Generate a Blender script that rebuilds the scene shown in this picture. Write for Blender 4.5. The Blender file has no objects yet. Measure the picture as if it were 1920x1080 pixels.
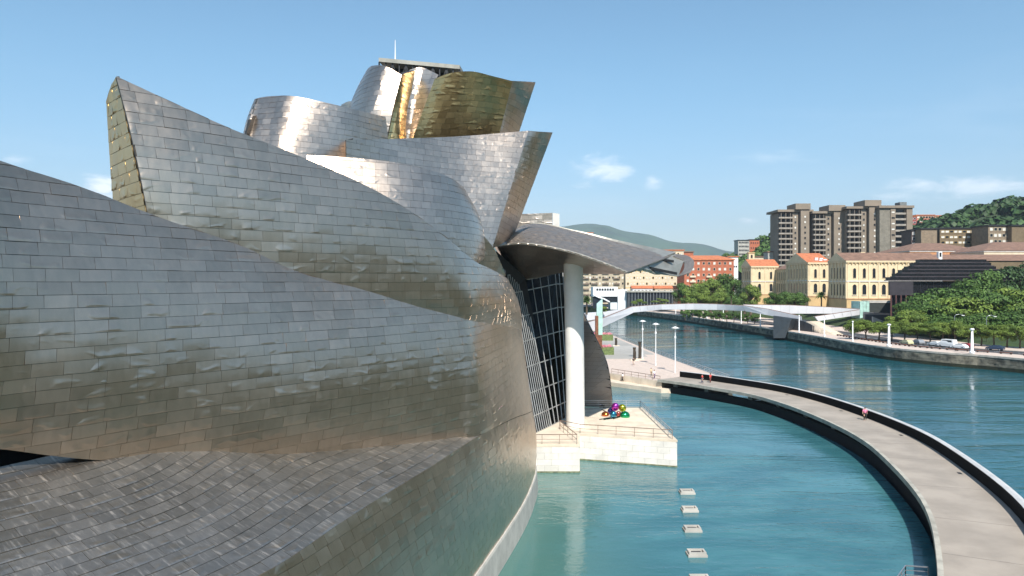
import bpy, bmesh, math, random
from mathutils import Vector, Matrix, noise
V = Vector
R = math.radians
random.seed(7)
sc = bpy.context.scene
COL = sc.collection

# ------------------------------------------------------------------ camera
F, HZ, CZ = 1400.0, 530.0, 22.0          # focal length in picture points, horizon row, eye height
cd = bpy.data.cameras.new('camera'); cam = bpy.data.objects.new('camera', cd); COL.objects.link(cam)
cam.location = (0, 0, CZ); cam.rotation_euler = (R(90), 0, 0)
cd.sensor_width = 36; cd.lens = 36 * F / 1920; cd.shift_y = (HZ - 540) / 1920
cd.clip_start = 0.3; cd.clip_end = 20000
sc.camera = cam

# ------------------------------------------------------------------ sky, sun, exposure
SUN_ROT, SUN_EL = R(172), R(47)
SKY_STRENGTH, SUN_STRENGTH = 0.115, 4.6
sc.view_settings.view_transform = 'Standard'; sc.view_settings.look = 'None'
sc.view_settings.gamma = 1; sc.view_settings.use_curve_mapping = False
sc.view_settings.exposure = 0.6
sc.cycles.use_denoising = True
sc.cycles.max_bounces = 8; sc.cycles.volume_bounces = 0
world = bpy.data.worlds.new('World'); sc.world = world; world.use_nodes = True
wn, wl = world.node_tree.nodes, world.node_tree.links

class NT:
    """small helper for node trees"""
    def __init__(s, nt): s.n, s.l = nt.nodes, nt.links
    def new(s, t, **k):
        o = s.n.new(t)
        for a, b in k.items(): setattr(o, a, b)
        return o
    def put(s, sock, v):
        if hasattr(v, 'is_linked') or isinstance(v, bpy.types.NodeSocket): s.l.new(v, sock)
        else: sock.default_value = v
    def math(s, op, a, b=0.0, c=0.0, clamp=False):
        o = s.new('ShaderNodeMath', operation=op, use_clamp=clamp)
        s.put(o.inputs[0], a); s.put(o.inputs[1], b); s.put(o.inputs[2], c); return o.outputs[0]
    def mix(s, f, a, b, mode='MIX'):
        o = s.new('ShaderNodeMix', data_type='RGBA', blend_type=mode)
        s.put(o.inputs[0], f); s.put(o.inputs[6], a); s.put(o.inputs[7], b); return o.outputs[2]
    def noise(s, vec, scale, detail=3.0, rough=0.55, dist=0.0):
        o = s.new('ShaderNodeTexNoise'); s.put(o.inputs['Vector'], vec)
        o.inputs['Scale'].default_value = scale; o.inputs['Detail'].default_value = detail
        o.inputs['Roughness'].default_value = rough; o.inputs['Distortion'].default_value = dist
        return o.outputs[0]
    def ramp(s, f, lo, hi, a=0.0, b=1.0):
        o = s.new('ShaderNodeMapRange'); o.interpolation_type = 'SMOOTHSTEP'
        s.put(o.inputs[0], f); s.put(o.inputs[1], lo); s.put(o.inputs[2], hi); s.put(o.inputs[3], a); s.put(o.inputs[4], b)
        return o.outputs[0]
    def scale(s, vec, sx, sy, sz):
        o = s.new('ShaderNodeMapping'); s.put(o.inputs['Vector'], vec); o.inputs['Scale'].default_value = (sx, sy, sz); return o.outputs[0]

W = NT(world.node_tree)
sky = W.new('ShaderNodeTexSky', sky_type='NISHITA', sun_disc=False, sun_elevation=SUN_EL, sun_rotation=SUN_ROT)
sky.air_density = 1.0; sky.dust_density = 0.5; sky.ozone_density = 1.4; sky.altitude = 20
tc = W.new('ShaderNodeTexCoord'); sep = W.new('ShaderNodeSeparateXYZ'); W.put(sep.inputs[0], tc.outputs['Generated'])
dx, dy, dz = sep.outputs
yy = W.math('MAXIMUM', dy, 0.02)
az = W.math('DIVIDE', dx, yy); el = W.math('DIVIDE', dz, yy)
n1 = W.noise(W.scale(tc.outputs['Generated'], 22, 22, 60), 1.0, 6, 0.62, 0.3)
mask = 0.0
for (px, py, wx, wy, amp) in ((1130, 316, 62, 34, 0.75), (1225, 342, 22, 14, .5), (195, 352, 60, 32, 1.1), (1830, 352, 200, 26, .62), (1690, 368, 70, 12, .4),
                              (1402, 413, 28, 11, .75), (1450, 296, 90, 16, .22), (30, 300, 40, 14, .35), (2500, 250, 300, 60, .7), (-700, 300, 260, 70, .7)):
    u = W.math('DIVIDE', W.math('SUBTRACT', az, (px - 960) / F), wx / F)
    v = W.math('DIVIDE', W.math('SUBTRACT', el, (HZ - py) / F), wy / F)
    d = W.math('SQRT', W.math('ADD', W.math('MULTIPLY', u, u), W.math('MULTIPLY', v, v)))
    m = W.math('ADD', W.math('SUBTRACT', 1.0, d), W.math('MULTIPLY', W.math('SUBTRACT', n1, 0.5), 2.6))
    m = W.math('MULTIPLY', W.ramp(m, 0.0, 1.25), amp)
    mask = W.math('MAXIMUM', mask, m)
mask = W.math('MULTIPLY', mask, W.ramp(dy, 0.05, 0.2))
cir = W.noise(W.scale(tc.outputs['Generated'], 3, 3, 16), 1.0, 6, 0.6, 0.6)
cir = W.math('MULTIPLY', W.ramp(cir, 0.5, 0.8), 0.10)
cir = W.math('MULTIPLY', cir, W.ramp(dz, 0.36, 0.05))
mask = W.math('MAXIMUM', mask, cir)
tint = W.mix(1.0, sky.outputs[0], W.mix(W.ramp(dz, -0.02, 0.30), (0.69, 0.70, 0.76, 1), (0.73, 0.95, 0.95, 1)), 'MULTIPLY')
SKYCOL = W.mix(mask, tint, (7.4, 7.9, 8.4, 1))
bg = wn['Background']; W.put(bg.inputs[0], SKYCOL); bg.inputs[1].default_value = SKY_STRENGTH

sd = bpy.data.lights.new('sun', 'SUN'); sun = bpy.data.objects.new('sun', sd); COL.objects.link(sun)
sd.energy = SUN_STRENGTH; sd.angle = R(0.55); sd.color = (1, 0.955, 0.88)
SV = V((math.sin(SUN_ROT) * math.cos(SUN_EL), math.cos(SUN_ROT) * math.cos(SUN_EL), math.sin(SUN_EL)))
sun.rotation_euler = SV.to_track_quat('Z', 'Y').to_euler(); sun.location = SV * 300

# ------------------------------------------------------------------ measuring
def P(px, py, D): return V((D * (px - 960) / F, D, CZ - D * (py - HZ) / F))
def G(px, py, z):
    D = (CZ - z) * F / (py - HZ)
    return V((D * (px - 960) / F, D, z))
def X(px, D): return D * (px - 960) / F
def Z(py, D): return CZ - D * (py - HZ) / F

# ------------------------------------------------------------------ materials
MATS = {}
def mat(name, c, rough=0.75, metal=0.0, var=0.18, scale=0.6, bump=0.0, bscale=6.0, c2=None, stretch=(1, 1, 1), rnd=0.0, spec=0.5):
    if name in MATS: return MATS[name]
    m = bpy.data.materials.new(name); m.use_nodes = True; t = NT(m.node_tree); b = t.n['Principled BSDF']
    g = t.new('ShaderNodeNewGeometry'); pos = t.scale(g.outputs['Position'], *stretch)
    n = t.noise(pos, scale, 5, 0.6)
    hi = tuple(min(1, x * (1 + var)) for x in c) + (1,)
    lo = (tuple(c2) if c2 else tuple(x * (1 - var) for x in c)) + (1,)
    colr = t.mix(t.ramp(n, 0.32, 0.68), lo, hi)
    if rnd:
        oi = t.new('ShaderNodeObjectInfo')
        r = t.math('FRACT', t.math('ADD', oi.outputs['Random'], g.outputs['Random Per Island']))
        k = t.math('MULTIPLY_ADD', r, 2 * rnd, 1 - rnd)
        cc = t.new('ShaderNodeCombineColor'); [t.put(cc.inputs[i], k) for i in range(3)]
        colr = t.mix(1.0, colr, cc.outputs[0], 'MULTIPLY')
    t.put(b.inputs['Base Color'], colr)
    b.inputs['Roughness'].default_value = rough; b.inputs['Metallic'].default_value = metal
    b.inputs['Specular IOR Level'].default_value = spec
    if bump:
        bp = t.new('ShaderNodeBump'); bp.inputs['Strength'].default_value = bump; bp.inputs['Distance'].default_value = 0.05
        t.put(bp.inputs['Height'], t.noise(g.outputs['Position'], bscale, 4)); t.put(b.inputs['Normal'], bp.outputs[0])
    MATS[name] = m; return m

def titanium(name, c1, c2, r0=0.24, r1=0.42, dent=0.25, streak=0.0):
    m = bpy.data.materials.new(name); m.use_nodes = True; t = NT(m.node_tree); b = t.n['Principled BSDF']
    g = t.new('ShaderNodeNewGeometry'); oi = t.new('ShaderNodeObjectInfo'); uv = t.new('ShaderNodeTexCoord').outputs['UV']
    r = t.math('FRACT', t.math('ADD', oi.outputs['Random'], g.outputs['Random Per Island']))
    big = t.noise(g.outputs['Position'], 0.16, 3, 0.6)
    fine = t.noise(t.scale(g.outputs['Position'], 1, 1, 0.35), 3.0, 5, 0.65)
    f = t.math('ADD', t.math('MULTIPLY', r, 0.20), t.math('ADD', t.math('MULTIPLY', big, 0.50), t.math('MULTIPLY', fine, 0.35)))
    f = t.ramp(f, 0.25, 0.85)
    colr = t.mix(f, c1 + (1,), c2 + (1,))
    rough = t.math('MULTIPLY_ADD', t.math('ADD', t.math('MULTIPLY', fine, 0.8), t.math('MULTIPLY', r, 0.2)), r1 - r0, r0)
    if streak:      # weather streaks running down each sheet
        uvs = t.new('ShaderNodeMapping'); t.put(uvs.inputs['Vector'], uv); uvs.inputs['Scale'].default_value = (7, 0.5, 1)
        cx = t.new('ShaderNodeCombineXYZ'); t.put(cx.inputs[2], t.math('MULTIPLY', r, 50.0))
        ad = t.new('ShaderNodeVectorMath', operation='ADD'); t.put(ad.inputs[0], uvs.outputs[0]); t.put(ad.inputs[1], cx.outputs[0])
        sn = t.noise(ad.outputs[0], 1.0, 4, 0.7)
        colr = t.mix(t.math('MULTIPLY', t.ramp(sn, 0.5, 0.72), streak), colr, (0.85, 0.76, 0.66, 1))
        rough = t.math('ADD', rough, t.math('MULTIPLY', t.ramp(sn, 0.5, 0.75), 0.12))
    t.put(b.inputs['Base Color'], colr); b.inputs['Metallic'].default_value = 0.98; t.put(b.inputs['Roughness'], rough)
    # oil-canning: soft dents, strongest along the lower edge of each sheet
    su = t.new('ShaderNodeSeparateXYZ'); t.put(su.inputs[0], uv)
    low = t.math('MULTIPLY', t.ramp(su.outputs[1], 0.16, 0.85, 1.0, 0.0), t.ramp(su.outputs[1], 0.0, 0.17))
    wob = t.noise(t.scale(g.outputs['Position'], 1, 1, 1.5), 0.9, 1, 0.5, 0.6)
    wob = t.ramp(wob, 0.50, 0.78)
    h = t.math('ADD', t.math('MULTIPLY', wob, low), t.math('MULTIPLY', fine, 0.08))
    bp = t.new('ShaderNodeBump'); bp.inputs['Strength'].default_value = dent; bp.inputs['Distance'].default_value = 0.16
    t.put(bp.inputs['Height'], h); t.put(b.inputs['Normal'], bp.outputs[0])
    MATS[name] = m; return m

TI = titanium('titanium', (0.55, 0.425, 0.315), (0.74, 0.58, 0.445), dent=0.22)
TI_SM = titanium('titanium_fine', (0.55, 0.43, 0.34), (0.72, 0.59, 0.48), dent=0.20)
TI_GOLD_REFLECT = titanium('titanium_gold_reflection', (0.52, 0.36, 0.165), (0.76, 0.55, 0.27), dent=0.35)  # golden reflection of the limestone painted into the sheet colour
TI_LEDGE = titanium('titanium_weathered', (0.41, 0.365, 0.31), (0.60, 0.54, 0.47), 0.33, 0.5, dent=0.3, streak=0.8)
TI_PALE = mat('titanium_soffit', (.40, .385, .34), .5, .7, var=.12)
TI_ROOF = titanium('titanium_matte', (0.42, 0.355, 0.30), (0.52, 0.445, 0.385), 0.46, 0.58, dent=0.03)
JOINT = mat('titanium_joint', (0.06, 0.058, 0.055), 0.6, 0.6)
LIME = mat('limestone', (0.66, 0.56, 0.44), 0.8, var=0.10, scale=0.5, bump=0.15, rnd=0.07)
LIMEW = mat('pale_limestone', (0.66, 0.625, 0.575), 0.8, var=0.10, scale=0.6, bump=0.1, rnd=0.08)
CONC = mat('concrete', (0.42, 0.40, 0.365), 0.85, var=0.16, scale=0.35, bump=0.2, bscale=3)
CONC_D = mat('concrete_stained', (0.20, 0.19, 0.17), 0.9, var=0.3, scale=0.5, c2=(0.07, 0.07, 0.06), bump=0.3, stretch=(1, 1, .5))
WHITE = mat('white_paint', (0.80, 0.80, 0.80), 0.45, var=0.03)
STEEL = mat('galvanised_steel', (0.50, 0.51, 0.52), 0.4, 0.8)
DARK = mat('dark_metal', (0.03, 0.03, 0.032), 0.45, 0.3)
BLACK = mat('black_shade_void', (0.008, 0.008, 0.009), 0.9)  # painted shade for the ledge gap and under-deck wall; also the vent opening
RUST = mat('rusted_steel', (0.16, 0.065, 0.035), 0.85, var=.3, scale=2)
WOODDECK = mat('timber_decking', (0.36, 0.34, 0.31), 0.85, rnd=0.12, stretch=(.2, 3, 1), scale=2)
PAVE = mat('pink_paving', (0.56, 0.45, 0.38), 0.85, var=0.07, scale=1.2)
ASPH = mat('asphalt', (0.055, 0.055, 0.058), 0.9, var=.2)
GRASSM = mat('grass_ground', (0.035, 0.062, 0.018), 0.95, var=.3, scale=0.12)
EARTH = mat('earth', (0.09, 0.085, 0.05), 0.95, var=.2, scale=.03)
SAND = mat('sandstone', (0.66, 0.53, 0.34), 0.85, var=0.08, scale=.3)
SANDB = mat('ochre_plinth', (0.58, 0.40, 0.20), 0.85, var=0.08, scale=.3)
TILE_O = mat('orange_roof_tiles', (0.46, 0.15, 0.065), 0.85, var=.22, scale=.8)
TILE_B = mat('brown_roof_tiles', (0.20, 0.115, 0.08), 0.9, var=.2, scale=.5)
BRICK_R = mat('red_brick', (0.40, 0.125, 0.065), 0.9, var=.14)
BRICK_T = mat('brown_concrete', (0.235, 0.19, 0.145), 0.9, var=.1, scale=.15)
BRICK_D = mat('dark_brick', (0.17, 0.125, 0.075), 0.9, var=.15)
CREAM = mat('cream_render', (0.62, 0.52, 0.38), 0.9, var=.08)
CORAL = mat('coral_render', (0.50, 0.20, 0.14), 0.9)
PANE = mat('window_pane', (0.02, 0.024, 0.03), 0.12, spec=.6)
PANE_B = mat('lowered_blind', (0.62, 0.60, 0.55), 0.8)
GLASSGREEN = mat('green_glass', (0.40, 0.60, 0.54), 0.15)
BARK = mat('bark', (0.10, 0.075, 0.05), 0.95)
SKIN = mat('skin', (0.50, 0.30, 0.21), 0.6)
HAIR = mat('dark_hair', (0.03, 0.02, 0.015), 0.7)
TYRE = mat('tyre_rubber', (0.015, 0.015, 0.015), 0.9)
def leafmat(name, a, b):
    m = mat(name, a, 0.55, var=.25, scale=.25, c2=b, rnd=0.30, spec=.25)
    t = NT(m.node_tree); bs = t.n['Principled BSDF']
    bs.inputs['Subsurface Weight'].default_value = 0.0
    return m
LEAF = leafmat('leaf_green', (0.070, 0.125, 0.026), (0.040, 0.080, 0.016))
LEAF2 = leafmat('leaf_light_green', (0.135, 0.185, 0.032), (0.085, 0.135, 0.024))
LEAF3 = leafmat('leaf_dark_green', (0.040, 0.075, 0.022), (0.022, 0.047, 0.016))
PINKF = mat('pink_flowers', (0.62, 0.20, 0.25), 0.8, var=.3, scale=3)

def water_mat(name, deep, shallow, scale, strength, patch=0.03, shoal=None):
    m = bpy.data.materials.new(name); m.use_nodes = True; t = NT(m.node_tree); b = t.n['Principled BSDF']
    g = t.new('ShaderNodeNewGeometry'); pos = g.outputs['Position']
    pt = t.noise(t.scale(pos, 1, 1.8, 1), patch, 4, 0.6, 0.8)
    wc = t.mix(t.ramp(pt, 0.35, 0.7), deep + (1,), shallow + (1,))
    if shoal:      # shallow green shelf along the building's footing
        sp = t.new('ShaderNodeSeparateXYZ'); t.put(sp.inputs[0], pos)
        e = t.math('ADD', sp.outputs[0], t.math('MULTIPLY', t.math('SUBTRACT', sp.outputs[1], 60.0), -0.12))
        wc = t.mix(t.ramp(t.math('ADD', e, t.math('MULTIPLY', pt, 8.0)), 18.0, 3.0), wc, shoal + (1,))
    t.put(b.inputs['Base Color'], wc)
    wind = t.noise(t.scale(pos, 0.35, 1.6, 1), 0.06, 4, 0.6, 1.2); t.put(b.inputs['Roughness'], t.ramp(wind, 0.4, 0.65, 0.05, 0.17)); b.inputs['IOR'].default_value = 1.33
    w1 = t.noise(t.scale(pos, 0.55, 1.0, 1), scale, 3, 0.55, 0.6)
    w2 = t.noise(t.scale(pos, 0.35, 1.0, 1), scale * 0.28, 2, 0.5, 0.3)
    calm = t.ramp(wind, 0.38, 0.66, 0.35, 1.25)
    h = t.math('MULTIPLY', t.math('ADD', w1, t.math('MULTIPLY', w2, 1.6)), calm)
    bp = t.new('ShaderNodeBump'); bp.inputs['Strength'].default_value = strength; bp.inputs['Distance'].default_value = 0.18
    t.put(bp.inputs['Height'], h); t.put(b.inputs['Normal'], bp.outputs[0])
    MATS[name] = m; return m
RIVER = water_mat('river_water', (0.008, 0.075, 0.095), (0.014, 0.100, 0.125), 1.4, 0.42)
POOL = water_mat('pool_water', (0.032, 0.120, 0.142), (0.060, 0.180, 0.200), 2.0, 0.30, 0.09, (0.075, 0.165, 0.145))

def glassmat(name, tint, trans):
    m = bpy.data.materials.new(name); m.use_nodes = True; t = NT(m.node_tree)
    out = t.n['Material Output']; t.n.remove(t.n['Principled BSDF'])
    gl = t.new('ShaderNodeBsdfGlossy'); gl.inputs['Roughness'].default_value = 0.03; gl.inputs['Color'].default_value = (.4, .42, .43, 1)
    tr = t.new('ShaderNodeBsdfTransparent'); tr.inputs['Color'].default_value = tint + (1,)
    fr = t.new('ShaderNodeFresnel'); fr.inputs['IOR'].default_value = 1.16
    mx = t.new('ShaderNodeMixShader'); t.put(mx.inputs[0], fr.outputs[0]); t.put(mx.inputs[1], tr.outputs[0]); t.put(mx.inputs[2], gl.outputs[0])
    t.put(out.inputs['Surface'], mx.outputs[0]); MATS[name] = m; return m
GLASS = glassmat('clear_glass', (0.28, 0.30, 0.30), .5)

# ------------------------------------------------------------------ objects
def tag(o, label=None, cat=None, group=None, kind=None):
    if label: o['label'] = label
    if cat: o['category'] = cat
    if group: o['group'] = group
    if kind: o['kind'] = kind
    return o
def thing(name, label, cat, loc=(0, 0, 0), rz=0, group=None):
    o = bpy.data.objects.new(name, None); COL.objects.link(o); o.empty_display_size = .5
    o.location = loc; o.rotation_euler = (0, 0, rz); o['_o'] = tuple(loc)
    return tag(o, label, cat, group)
ROOTLOC = {}
class MB:
    def __init__(s): s.v, s.f, s.m, s.uv, s.cur = [], [], [], [], 0
    def add(s, vs, fs, uvs=None):
        k = len(s.v); s.v += [V(v) for v in vs]
        for i, f in enumerate(fs):
            s.f.append([k + a for a in f]); s.m.append(s.cur)
            s.uv.append(uvs[i] if uvs else None)
        return s
    def box(s, x0, x1, y0, y1, z0, z1):
        vs = [(x, y, z) for z in (z0, z1) for y in (y0, y1) for x in (x0, x1)]
        return s.add(vs, [(0, 2, 3, 1), (4, 5, 7, 6), (0, 1, 5, 4), (2, 6, 7, 3), (0, 4, 6, 2), (1, 3, 7, 5)])
    def bar(s, a, b, w, h=None, up=V((0, 0, 1))):
        h = h or w; a, b = V(a), V(b); d = (b - a).normalized(); x = d.cross(up)
        if x.length < 1e-4: x = V((1, 0, 0))
        x.normalize(); y = x.cross(d).normalized()
        vs = [p + x * sx * w / 2 + y * sy * h / 2 for p in (a, b) for sx, sy in ((-1, -1), (1, -1), (1, 1), (-1, 1))]
        return s.add(vs, [(0, 3, 2, 1), (4, 5, 6, 7), (0, 1, 5, 4), (1, 2, 6, 5), (2, 3, 7, 6), (3, 0, 4, 7)])
    def tube(s, pts, rad, n=8, cap=True):
        pts = [V(p) for p in pts]; rad = rad if isinstance(rad, (list, tuple)) else [rad] * len(pts)
        vs, fs = [], []
        for i, p in enumerate(pts):
            d = (pts[min(i + 1, len(pts) - 1)] - pts[max(i - 1, 0)]).normalized()
            x = d.cross(V((0, 0, 1)) if abs(d.z) < .95 else V((0, 1, 0))).normalized(); y = d.cross(x)
            for k in range(n):
                a = 2 * math.pi * k / n; vs.append(p + (x * math.cos(a) + y * math.sin(a)) * rad[i])
        for i in range(len(pts) - 1):
            for k in range(n):
                a, b = i * n + k, i * n + (k + 1) % n; fs.append((a, b, b + n, a + n))
        if cap: fs += [tuple(range(n))[::-1], tuple(range((len(pts) - 1) * n, len(pts) * n))]
        return s.add(vs, fs)
    def prism(s, poly, z0, z1):
        n = len(poly)
        zz = lambda z, i: z[i] if isinstance(z, (list, tuple)) else z
        vs = [(p[0], p[1], zz(z0, i)) for i, p in enumerate(poly)] + [(p[0], p[1], zz(z1, i)) for i, p in enumerate(poly)]
        a = sum(poly[i][0] * poly[(i + 1) % n][1] - poly[(i + 1) % n][0] * poly[i][1] for i in range(n))
        fs = [tuple(range(n))[::-1], tuple(range(n, 2 * n))] + [(i, (i + 1) % n, n + (i + 1) % n, n + i) for i in range(n)]
        if a < 0: fs = [f[::-1] for f in fs]
        return s.add(vs, fs)
    def ball(s, c, rx, ry, rz, n=12, m=8):
        vs, fs = [], []
        for j in range(m + 1):
            t = math.pi * j / m
            for i in range(n):
                a = 2 * math.pi * i / n
                vs.append((c[0] + rx * math.sin(t) * math.cos(a), c[1] + ry * math.sin(t) * math.sin(a), c[2] + rz * math.cos(t)))
        for j in range(m):
            for i in range(n):
                a, b = j * n + i, j * n + (i + 1) % n; fs.append((a, a + n, b + n, b))
        return s.add(vs, fs)
    def mesh(s, name, mats, off=V((0, 0, 0)), smooth=False):
        me = bpy.data.meshes.new(name); me.from_pydata([v - off for v in s.v], [], s.f)
        for m in (mats if isinstance(mats, (list, tuple)) else [mats]): me.materials.append(m)
        if any(s.m): me.polygons.foreach_set('material_index', s.m)
        if any(u is not None for u in s.uv):
            lay = me.uv_layers.new(name='UVMap'); k = 0
            for f, u in zip(s.f, s.uv):
                for q in range(len(f)):
                    lay.data[k].uv = u[q] if u else (0.5, 0.9); k += 1
        if smooth: me.polygons.foreach_set('use_smooth', [True] * len(me.polygons))
        me.update(); return me
    def build(s, name, mats, parent=None, smooth=False, local=False, loc=None):
        """parent: vertices given in world coordinates unless local; loc: origin of a top-level mesh"""
        off = V((0, 0, 0))
        if parent is not None and not local:
            r = parent
            while r.parent: r = r.parent
            off = V(r.location)
        if loc is not None: off = V(loc)
        o = bpy.data.objects.new(name, s.mesh(name, mats, off, smooth)); COL.objects.link(o)
        if parent is not None: o.parent = parent
        if loc is not None: o.location = loc
        return o
def kids(o): return [c for c in CH.get(o.name, [])]
def copy_tree(o, parent=None):
    c = o.copy(); COL.objects.link(c)
    if parent is not None: c.parent = parent
    for ch in o.children: copy_tree(ch, c)
    return c
def struct(name, mb, m, smooth=False): return tag(mb.build(name, m, smooth=smooth), kind='structure')

# ------------------------------------------------------------------ lofted titanium surfaces
def catmull(pts, n):
    out = []; k = len(pts)
    if k == 2: return [pts[0].lerp(pts[1], i / n) for i in range(n + 1)]
    for i in range(n + 1):
        u = i / n * (k - 1); j = min(int(u), k - 2); t = u - j
        p1, p2 = pts[j], pts[j + 1]; p0 = pts[j - 1] if j else p1 * 2 - p2; p3 = pts[j + 2] if j + 2 < k else p2 * 2 - p1
        out.append(0.5 * ((2 * p1) + (p2 - p0) * t + (2 * p0 - 5 * p1 + 4 * p2 - p3) * t * t + (3 * p1 - p0 - 3 * p2 + p3) * t ** 3))
    return out
NR = 240
class Surf:
    def __init__(s, top, bot, bulge=0.0, flip=False, taper=False):
        assert len(top) == len(bot), (len(top), len(bot))
        s.t, s.b = catmull(top, NR), catmull(bot, NR); s.bulge = 0; s.flip = flip; s.taper = taper
        s.hn = []
        for i in range(NR + 1):
            a, b = max(i - 4, 0), min(i + 4, NR)
            d = (s.t[b] + s.b[b]) - (s.t[a] + s.b[a]); h = V((d.y, -d.x, 0))
            s.hn.append(h.normalized() if h.length > 1e-5 else V((0, -1, 0)))
        s.bulge = bulge
        L = [0.0]
        for i in range(NR): L.append(L[-1] + ((s.t[i + 1] + s.b[i + 1]) / 2 - (s.t[i] + s.b[i]) / 2).length)
        s.L = L
    def u_at(s, l):
        lo, hi = 0, NR
        while hi - lo > 1:
            m = (lo + hi) // 2
            if s.L[m] <= l: lo = m
            else: hi = m
        d = s.L[hi] - s.L[lo]
        return (lo + ((l - s.L[lo]) / d if d > 1e-9 else 0)) / NR
    def rails(s, u):
        x = min(max(u, 0), 1) * NR; i = min(int(x), NR - 1); f = x - i
        return s.b[i].lerp(s.b[i + 1], f), s.t[i].lerp(s.t[i + 1], f), s.hn[i]
    def at(s, u, v):
        b, t, h = s.rails(u); w = 4 * v * (1 - v) * s.bulge
        if s.taper: w *= min(1, max(0, (.76 - u) * s.taper))
        return b.lerp(t, v) + h * w
    def vz(s, u, z):
        b, t, h = s.rails(u); return (z - b.z) / max(t.z - b.z, 1e-6)
    def nrm(s, u, v):
        e = 0.004; v = min(max(v, .02), .98)
        a = s.at(min(u + e, 1), v) - s.at(max(u - e, 0), v); c = s.at(u, min(v + .02, 1)) - s.at(u, max(v - .02, 0))
        n = a.cross(c)
        if n.length < 1e-9: return s.rails(u)[2]
        n.normalize()
        return -n if s.flip else n
    def shell(s, mb, front=0.05, back=0.5, nu=70, nv=8):
        """solid backing behind the sheets"""
        rows = []
        for off in (front, back):
            rows.append([[s.at(i / nu, j / nv) - s.nrm(i / nu, j / nv) * off for j in range(nv + 1)] for i in range(nu + 1)])
        vs, fs = [], []; idx = lambda k, i, j: (k * (nu + 1) + i) * (nv + 1) + j
        for k in range(2):
            for i in range(nu + 1): vs += rows[k][i]
        for i in range(nu):
            for j in range(nv):
                q = [idx(0, i, j), idx(0, i + 1, j), idx(0, i + 1, j + 1), idx(0, i, j + 1)]
                fs.append(q[::-1] if s.flip else q)
                q = [idx(1, i, j), idx(1, i, j + 1), idx(1, i + 1, j + 1), idx(1, i + 1, j)]
                fs.append(q[::-1] if s.flip else q)
        for i in range(nu):
            for j in (0, nv): fs.append((idx(0, i, j), idx(0, i + 1, j), idx(1, i + 1, j), idx(1, i, j)))
        for j in range(nv):
            for i in (0, nu): fs.append((idx(0, i, j), idx(0, i, j + 1), idx(1, i, j + 1), idx(1, i, j)))
        mb.add(vs, fs); return mb
    def tiles(s, w=1.0, h=0.6, nu=3, nv=2, mode='z', gap=0.007, pillow=0.010, tilt=0.019, seed=1):
        """running-bond sheets: yields (verts, faces, uvs, centre, size)"""
        rg = random.Random(seed); out = []
        L = s.L[-1]
        if mode == 'z':
            z0 = min(p.z for p in s.b); z1 = max(p.z for p in s.t); rows = int((z1 - z0) / h) + 1
        else:
            ll = (s.at(.5, 1) - s.at(.5, 0)).length; rows = max(1, round(ll / h))
        for r in range(rows):
            l = -rg.uniform(0, w) if r % 2 else -rg.uniform(0.4, .6) * w
            while l < L:
                ww = w * rg.uniform(0.93, 1.07)
                la, lb = max(l, 0) + gap, min(l + ww, L) - gap; l += ww
                if lb - la < 0.08: continue
                us = [s.u_at(la + (lb - la) * i / nu) for i in range(nu + 1)]
                amp = pillow * rg.choice((0.2, 0.5, 0.8, 1.0, 1.5, 2.4)); ta, tb = rg.uniform(-tilt, tilt) * .45, rg.uniform(-tilt, tilt); pk = rg.uniform(.15, .6)
                ph = rg.uniform(0.25, .75)
                vs = []; uv = []; okc = []; n = None
                for i, u in enumerate(us):
                    if mode == 'z':
                        va, vb = s.vz(u, z0 + r * h + gap), s.vz(u, z0 + (r + 1) * h - gap)
                    else: va, vb = r / rows + gap / ll, (r + 1) / rows - gap / ll
                    ca, cb = min(max(va, 0), 1), min(max(vb, 0), 1)
                    okc.append(cb - ca > 1e-4)
                    if n is None: n = s.nrm(us[nu // 2], (ca + cb) / 2)
                    for j in range(nv + 1):
                        v = ca + (cb - ca) * j / nv
                        b = (v - va) / max(vb - va, 1e-6); a = i / nu
                        bump = amp * math.exp(-((a - ph) / .35) ** 2 - ((b - pk) / .3) ** 2) if 0 < i < nu or nu == 1 else 0
                        off = bump + ta * (a - .5) + tb * (b - .5) + 0.012 * (1 - b)
                        vs.append(s.at(u, v) + n * off); uv.append((a, b))
                fs, fu = [], []
                for i in range(nu):
                    if not (okc[i] or okc[i + 1]): continue
                    for j in range(nv):
                        q = [i * (nv + 1) + j, (i + 1) * (nv + 1) + j, (i + 1) * (nv + 1) + j + 1, i * (nv + 1) + j + 1]
                        if s.flip: q = q[::-1]
                        fs.append(q); fu.append([uv[x] for x in q])
                if not fs: continue
                ring = [i * (nv + 1) for i in range(nu + 1)] + [nu * (nv + 1) + j for j in range(1, nv + 1)] + [i * (nv + 1) + nv for i in range(nu - 1, -1, -1)] + [j for j in range(nv - 1, 0, -1)]
                k = len(vs); m = len(ring); vs += [vs[q].copy() for q in ring] + [vs[q] - n * 0.045 for q in ring]
                for q in range(m):
                    a, b = k + q, k + (q + 1) % m; f = [a, a + m, b + m, b]
                    if s.flip: f = f[::-1]
                    fs.append(f); fu.append([(0.5, 0.9)] * 4)
                c = sum(vs[:k], V((0, 0, 0))) / k
                out.append((vs, fs, fu, c, (lb - la), n))
        return out

def LP(*t): return [P(*a) for a in t]

# ================================================================== THE MUSEUM
mus = thing('museum', 'sprawling museum of curved silver titanium walls and leaning towers beside the water', 'museum', (-8, 55, 1))
big_tiles = []     # candidates for single sheets

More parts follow.
